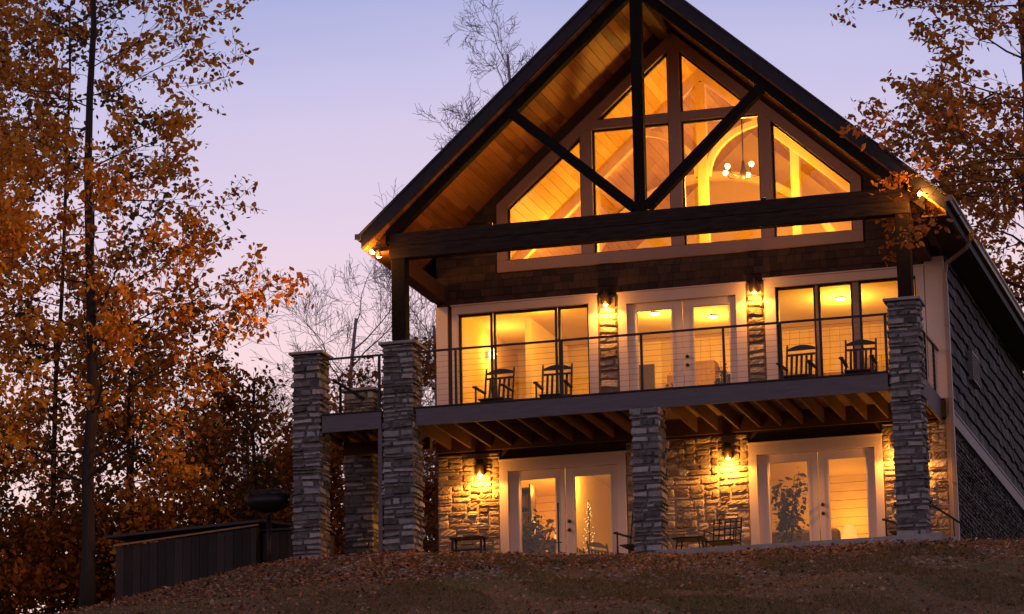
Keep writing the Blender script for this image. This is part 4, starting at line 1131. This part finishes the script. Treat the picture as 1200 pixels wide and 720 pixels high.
under = [(-13.0, 5.0, -1.8, 7.6, 1, 'leaf_o', 'orange understorey tree behind the left half of the storage bin'),
         (-11.0, 7.5, -2.2, 7.8, 2, 'leaf_b', 'russet understorey tree above the storage bin'),
         (-14.2, 9.5, -3.0, 9.6, 3, 'leaf_b', 'taller russet tree in the woods left of the storage bin'),
         (-10.6, 10.5, -2.6, 7.9, 4, 'leaf_o', 'orange sapling seen just left of the far left pillar'),
         (-16.6, 3.2, -2.2, 7.0, 5, 'leaf_b', 'dark russet bush at the lower left edge'),
         (-9.7, 8.6, -2.1, 6.9, 6, 'leaf_o', 'orange sapling seen under the left end of the deck'),
         (-9.3, 12.5, -2.4, 9.2, 7, 'leaf_b', 'russet tree between the far left pillar and the house'),
         (-15.2, 1.8, -2.0, 5.6, 8, 'leaf_g', 'dark olive bush below the orange tree at the left edge'),
         (-12.8, 12.0, -3.0, 8.8, 9, 'leaf_g', 'olive tree deep in the woods behind the storage bin'),
         (-17.5, 9.0, -3.4, 9.5, 10, 'leaf_o', 'orange tree deep in the woods at the left edge')]
for (x, y, z, h, sd, lm, lb) in under:
    gg = np.random.default_rng(sd + 50)
    tree('young_tree', lb, 'tree', (x, y, z), straight(h, .08, (gg.uniform(-.4, .4), 0), seed=sd, n=7), sd + 20, ring(gg, 20, .18, .97, 2.3, 1.0, (.1, .8)), M[lm], M['bark'], 7000, .125, (.05, .95), clump=.2, group=GB, n_child=4)
GU2 = 'low dark shrubs under the trees on the left slope'
for i, (x, y, z, h, lb) in enumerate([(-17.2, 5.5, -2.3, 5.2, 'dark brown shrub at the bottom left corner of the photo'), (-15.9, 6.5, -2.4, 4.7, 'dark brown shrub left of the tall orange tree trunk'),
        (-14.6, 5.6, -2.2, 4.3, 'dark brown shrub just behind the tall orange tree trunk'), (-13.5, 7.5, -2.3, 5.0, 'dark shrub beyond the left end of the storage bin'),
        (-12.2, 6.5, -2.2, 4.7, 'dark shrub beyond the middle of the storage bin'), (-10.9, 7.2, -2.1, 4.9, 'dark shrub beyond the right end of the storage bin'),
        (-9.5, 8.0, -2.0, 4.9, 'dark shrub seen between the far left pillar and the back pillar'), (-18.4, 8.5, -2.9, 6.0, 'dark shrub deep in the woods at the left edge'), (-8.2, 9.5, -1.8, 4.8, 'dark shrub seen beside the thin porch post under the deck')]):
    gg = np.random.default_rng(i + 500)
    tree('shrub', lb, 'shrub', (x, y, z), straight(h, .05, (gg.uniform(-.3, .3), 0), seed=i + 5, n=6), i + 300, ring(gg, 18, .12, .97, 1.7, .9, (.1, .8)), M['leaf_g' if i % 2 else 'leaf_b'], M['bark'], 5200, .14, (.25, 1), clump=.24, group=GU2)
# bare trees
GN = 'bare leafless trees behind the house'
def bare(base, h, r, seed, label, n, spreadl, lean=(0, 0)):
    gg = np.random.default_rng(seed)
    tree('bare_tree', label, 'tree', base, straight(h, r, lean, seed=seed, n=8, tip=.05), seed, ring(gg, n, .40, .99, spreadl, spreadl * .8, (.3, .95)), M['leaf_b'], M['bark_pale'], 0, .1, group=GN, depth=3, n_child=6, up=.06, minr=.005, wob=.17, ratio=.6, limb_r=.45)
bare((-9.5, 23, -1), 18.6, .11, 31, 'bare tree rising behind the left roof slope', 15, 2.9)
bare((-14.7, 24, -2), 13.0, .13, 32, 'bare tree standing left of the upper porch post', 15, 3.8, (.5, 0))
bare((-12.0, 24, -2), 12.6, .12, 33, 'bare tree seen between the upper porch post and the house wall', 12, 3.0)
bare((-17.6, 26, -3), 11.2, .09, 34, 'low faint bare tree left of the far left pillar', 12, 3.4)
bare((-15.8, 20, -3), 9.6, .08, 35, 'bare sapling behind the far left pillar', 12, 2.8)
# right side trees behind and beside the house
GT = 'autumn trees right of the house'
gg = np.random.default_rng(77)
tree('oak_tree', 'russet tree with a dark trunk rising behind the right roof edge', 'tree', (4.85, 16.2, -.8), straight(20, .24, (.1, 0), seed=61), 61,
     ring(gg, 22, .42, .99, 3.0, 2.4, (0, .6)) + [(.80, PI, .15, 3.6), (.84, PI + .2, .1, 3.4), (.62, PI - .2, .2, 2.6), (.56, PI, .3, 2.4)], M['leaf_o'], M['bark'], 12500, .15, (.0, .75), group=GT, limb_r=.25)
# tree in the side yard whose limbs reach the roof corner; its trunk stands right of the frame
tree('maple_tree', 'orange and russet maple whose limbs overhang the right roof corner', 'tree', (8.1, .6, -1.2), straight(13.5, .16, (.1, 0), seed=62), 62,
     [(.575, PI + .16, .0, 3.7), (.59, PI + .24, .02, 3.6), (.57, PI + .10, -.02, 3.3), (.60, PI + .2, .08, 3.4), (.68, PI - .2, .2, 2.2), (.76, PI + .2, .3, 2.6), (.88, PI, .25, 3.2), (.93, PI + .25, .3, 3.0), (.98, PI - .2, .3, 3.6)] + ring(gg, 12, .6, .98, 2.0, 2.0, (0, .6), az=(-1.6, 1.6)),
     M['leaf_b'], M['bark'], 8500, .135, (.3, 1), group=GT, up=.01, limb_r=.22, clump=.12)
tree('maple_tree', 'orange tree behind the house filling the gap below the right roof eave', 'tree', (4.3, 20, -2), straight(14.0, .16, (0, 0), seed=63), 63, ring(gg, 26, .45, .98, 3.0, 1.6, (0, .6)), M['leaf_o'], M['bark'], 14000, .15, (.05, .8), group=GT)

# ------------------------------------------------------------------ ground cover
g = np.random.default_rng(5)
def scatter(n, x0, x1, y0, y1):
    x = g.uniform(x0, x1, n); y = y1 - (y1 - y0) * g.random(n) ** 1.15
    return x, y
def flat_leaves(n, size, x0, x1, y0, y1, keep=None):
    x, y = scatter(n, x0, x1, y0, y1)
    if keep is not None:
        k = keep(x, y); x = x[k]; y = y[k]
    n = len(x); z = gz(x, y) + .012 + g.uniform(0, .02, n)
    P = np.stack([x, y, z], -1)
    a = g.uniform(0, 2 * PI, n); tl = g.normal(0, .35, n)
    d = np.stack([np.cos(a), np.sin(a), tl], -1); s = np.stack([-np.sin(a), np.cos(a), g.normal(0, .35, n)], -1)
    L_ = (size * g.uniform(.5, 1.3, n))[:, None]; w = L_ * .38
    up = np.array([0, 0, 1.]) * w * .3
    V = np.stack([P, P + d * L_ * .35 + s * w + up, P + d * L_ * .75 + s * w * .6 + up, P + d * L_ , P + d * L_ * .75 - s * w * .6 + up, P + d * L_ * .35 - s * w + up], 1).reshape(-1, 3)
    b = np.arange(n)[:, None] * 6
    return V, np.concatenate([b + np.array([0, 1, 2, 3]), b + np.array([0, 3, 4, 5])], 0), n
def field(x, y): return np.sin(x * .9 + 1.2) * np.sin(y * .8 + x * .3) + .5 * np.sin(x * 2.3 + y * 1.7)
def keep_l(x, y):
    dens = np.where(x < -2.5, 1, .35 + .3 * (y > -2.2)) * np.where(y < -3.5 - (x < -3) * 2.5, .45, 1)
    dens = dens * np.where(field(x, y) > .25, .55, 1)
    return (g.random(len(x)) < dens) & ~((x > -.5) & (x < 5) & (y > -.4))
V, F, n = flat_leaves(70000, .068, -17, 9.5, -12.5, .6, keep_l)
tag(np_mesh('fallen_leaves', V, F, M['litter'], tint=np.repeat(g.random(n) ** 1.3, 6)), 'brown and russet fallen leaves littering the slope before the house', 'leaves', kind='stuff')
# rock chips on the crest
n = 20000; x, y = scatter(n, -13, 6.5, -5.5, .2)
k = g.random(n) < np.where(x < -2, 1, .35); k &= ~((x > -.5) & (y > -.42)); x = x[k]; y = y[k]; n = len(x)
s = g.uniform(.010, .032, n) * np.where(g.random(n) < .05, 1.7, 1)
base = np.array([[-1, -1, -.6], [1, -1, -.6], [1, 1, -.6], [-1, 1, -.6], [-.7, -.6, .6], [.7, -.7, .5], [.6, .7, .7], [-.7, .6, .5]])
V = base[None] * (1 + g.normal(0, .22, (n, 8, 3))) * s[:, None, None] * np.array([1.2, 1, .7])
a = g.uniform(0, 2 * PI, n); c_, s_ = np.cos(a)[:, None], np.sin(a)[:, None]
Vx = V[..., 0] * c_ - V[..., 1] * s_; Vy = V[..., 0] * s_ + V[..., 1] * c_
V = np.stack([Vx + x[:, None], Vy + y[:, None], V[..., 2] + gz(x, y)[:, None]], -1).reshape(-1, 3)
fb = np.array([[4, 5, 6, 7], [0, 1, 5, 4], [1, 2, 6, 5], [2, 3, 7, 6], [3, 0, 4, 7]])
F = (np.arange(n)[:, None, None] * 8 + fb[None]).reshape(-1, 4)
tag(np_mesh('rock_chips', V, F, M['chip'], tint=np.repeat(g.random(n), 8)), 'scattered stone and bark chips along the crest of the slope', 'rock chips', kind='stuff')
# grass blades
def blades(n, keep):
    x, y = scatter(n, -14, 9.5, -12.5, -.6); k = keep(x, y); x = x[k]; y = y[k]; n = len(x)
    z = gz(x, y) - .005; h = g.uniform(.03, .085, n); a = g.uniform(0, 2 * PI, n); w = g.uniform(.004, .008, n)
    l = g.normal(0, .5, (n, 2)) * h[:, None]
    dx = np.cos(a) * w; dy = np.sin(a) * w
    V = np.stack([np.stack([x - dx, y - dy, z], -1), np.stack([x + dx, y + dy, z], -1), np.stack([x + l[:, 0], y + l[:, 1], z + h], -1)], 1).reshape(-1, 3)
    return V, np.arange(n * 3).reshape(-1, 3), n
V, F, n = blades(240000, lambda x, y: g.random(len(x)) < np.clip(.15 + .75 * (field(x, y) > .1) * np.where(x > -4, 1, .4) * (y < -1.2), 0, 1))
tag(np_mesh('grass', V, F, M['grassblade'], tint=np.repeat(g.random(n), 3)), 'short patchy grass growing on the slope below the patio', 'grass', kind='stuff')
# a few weeds
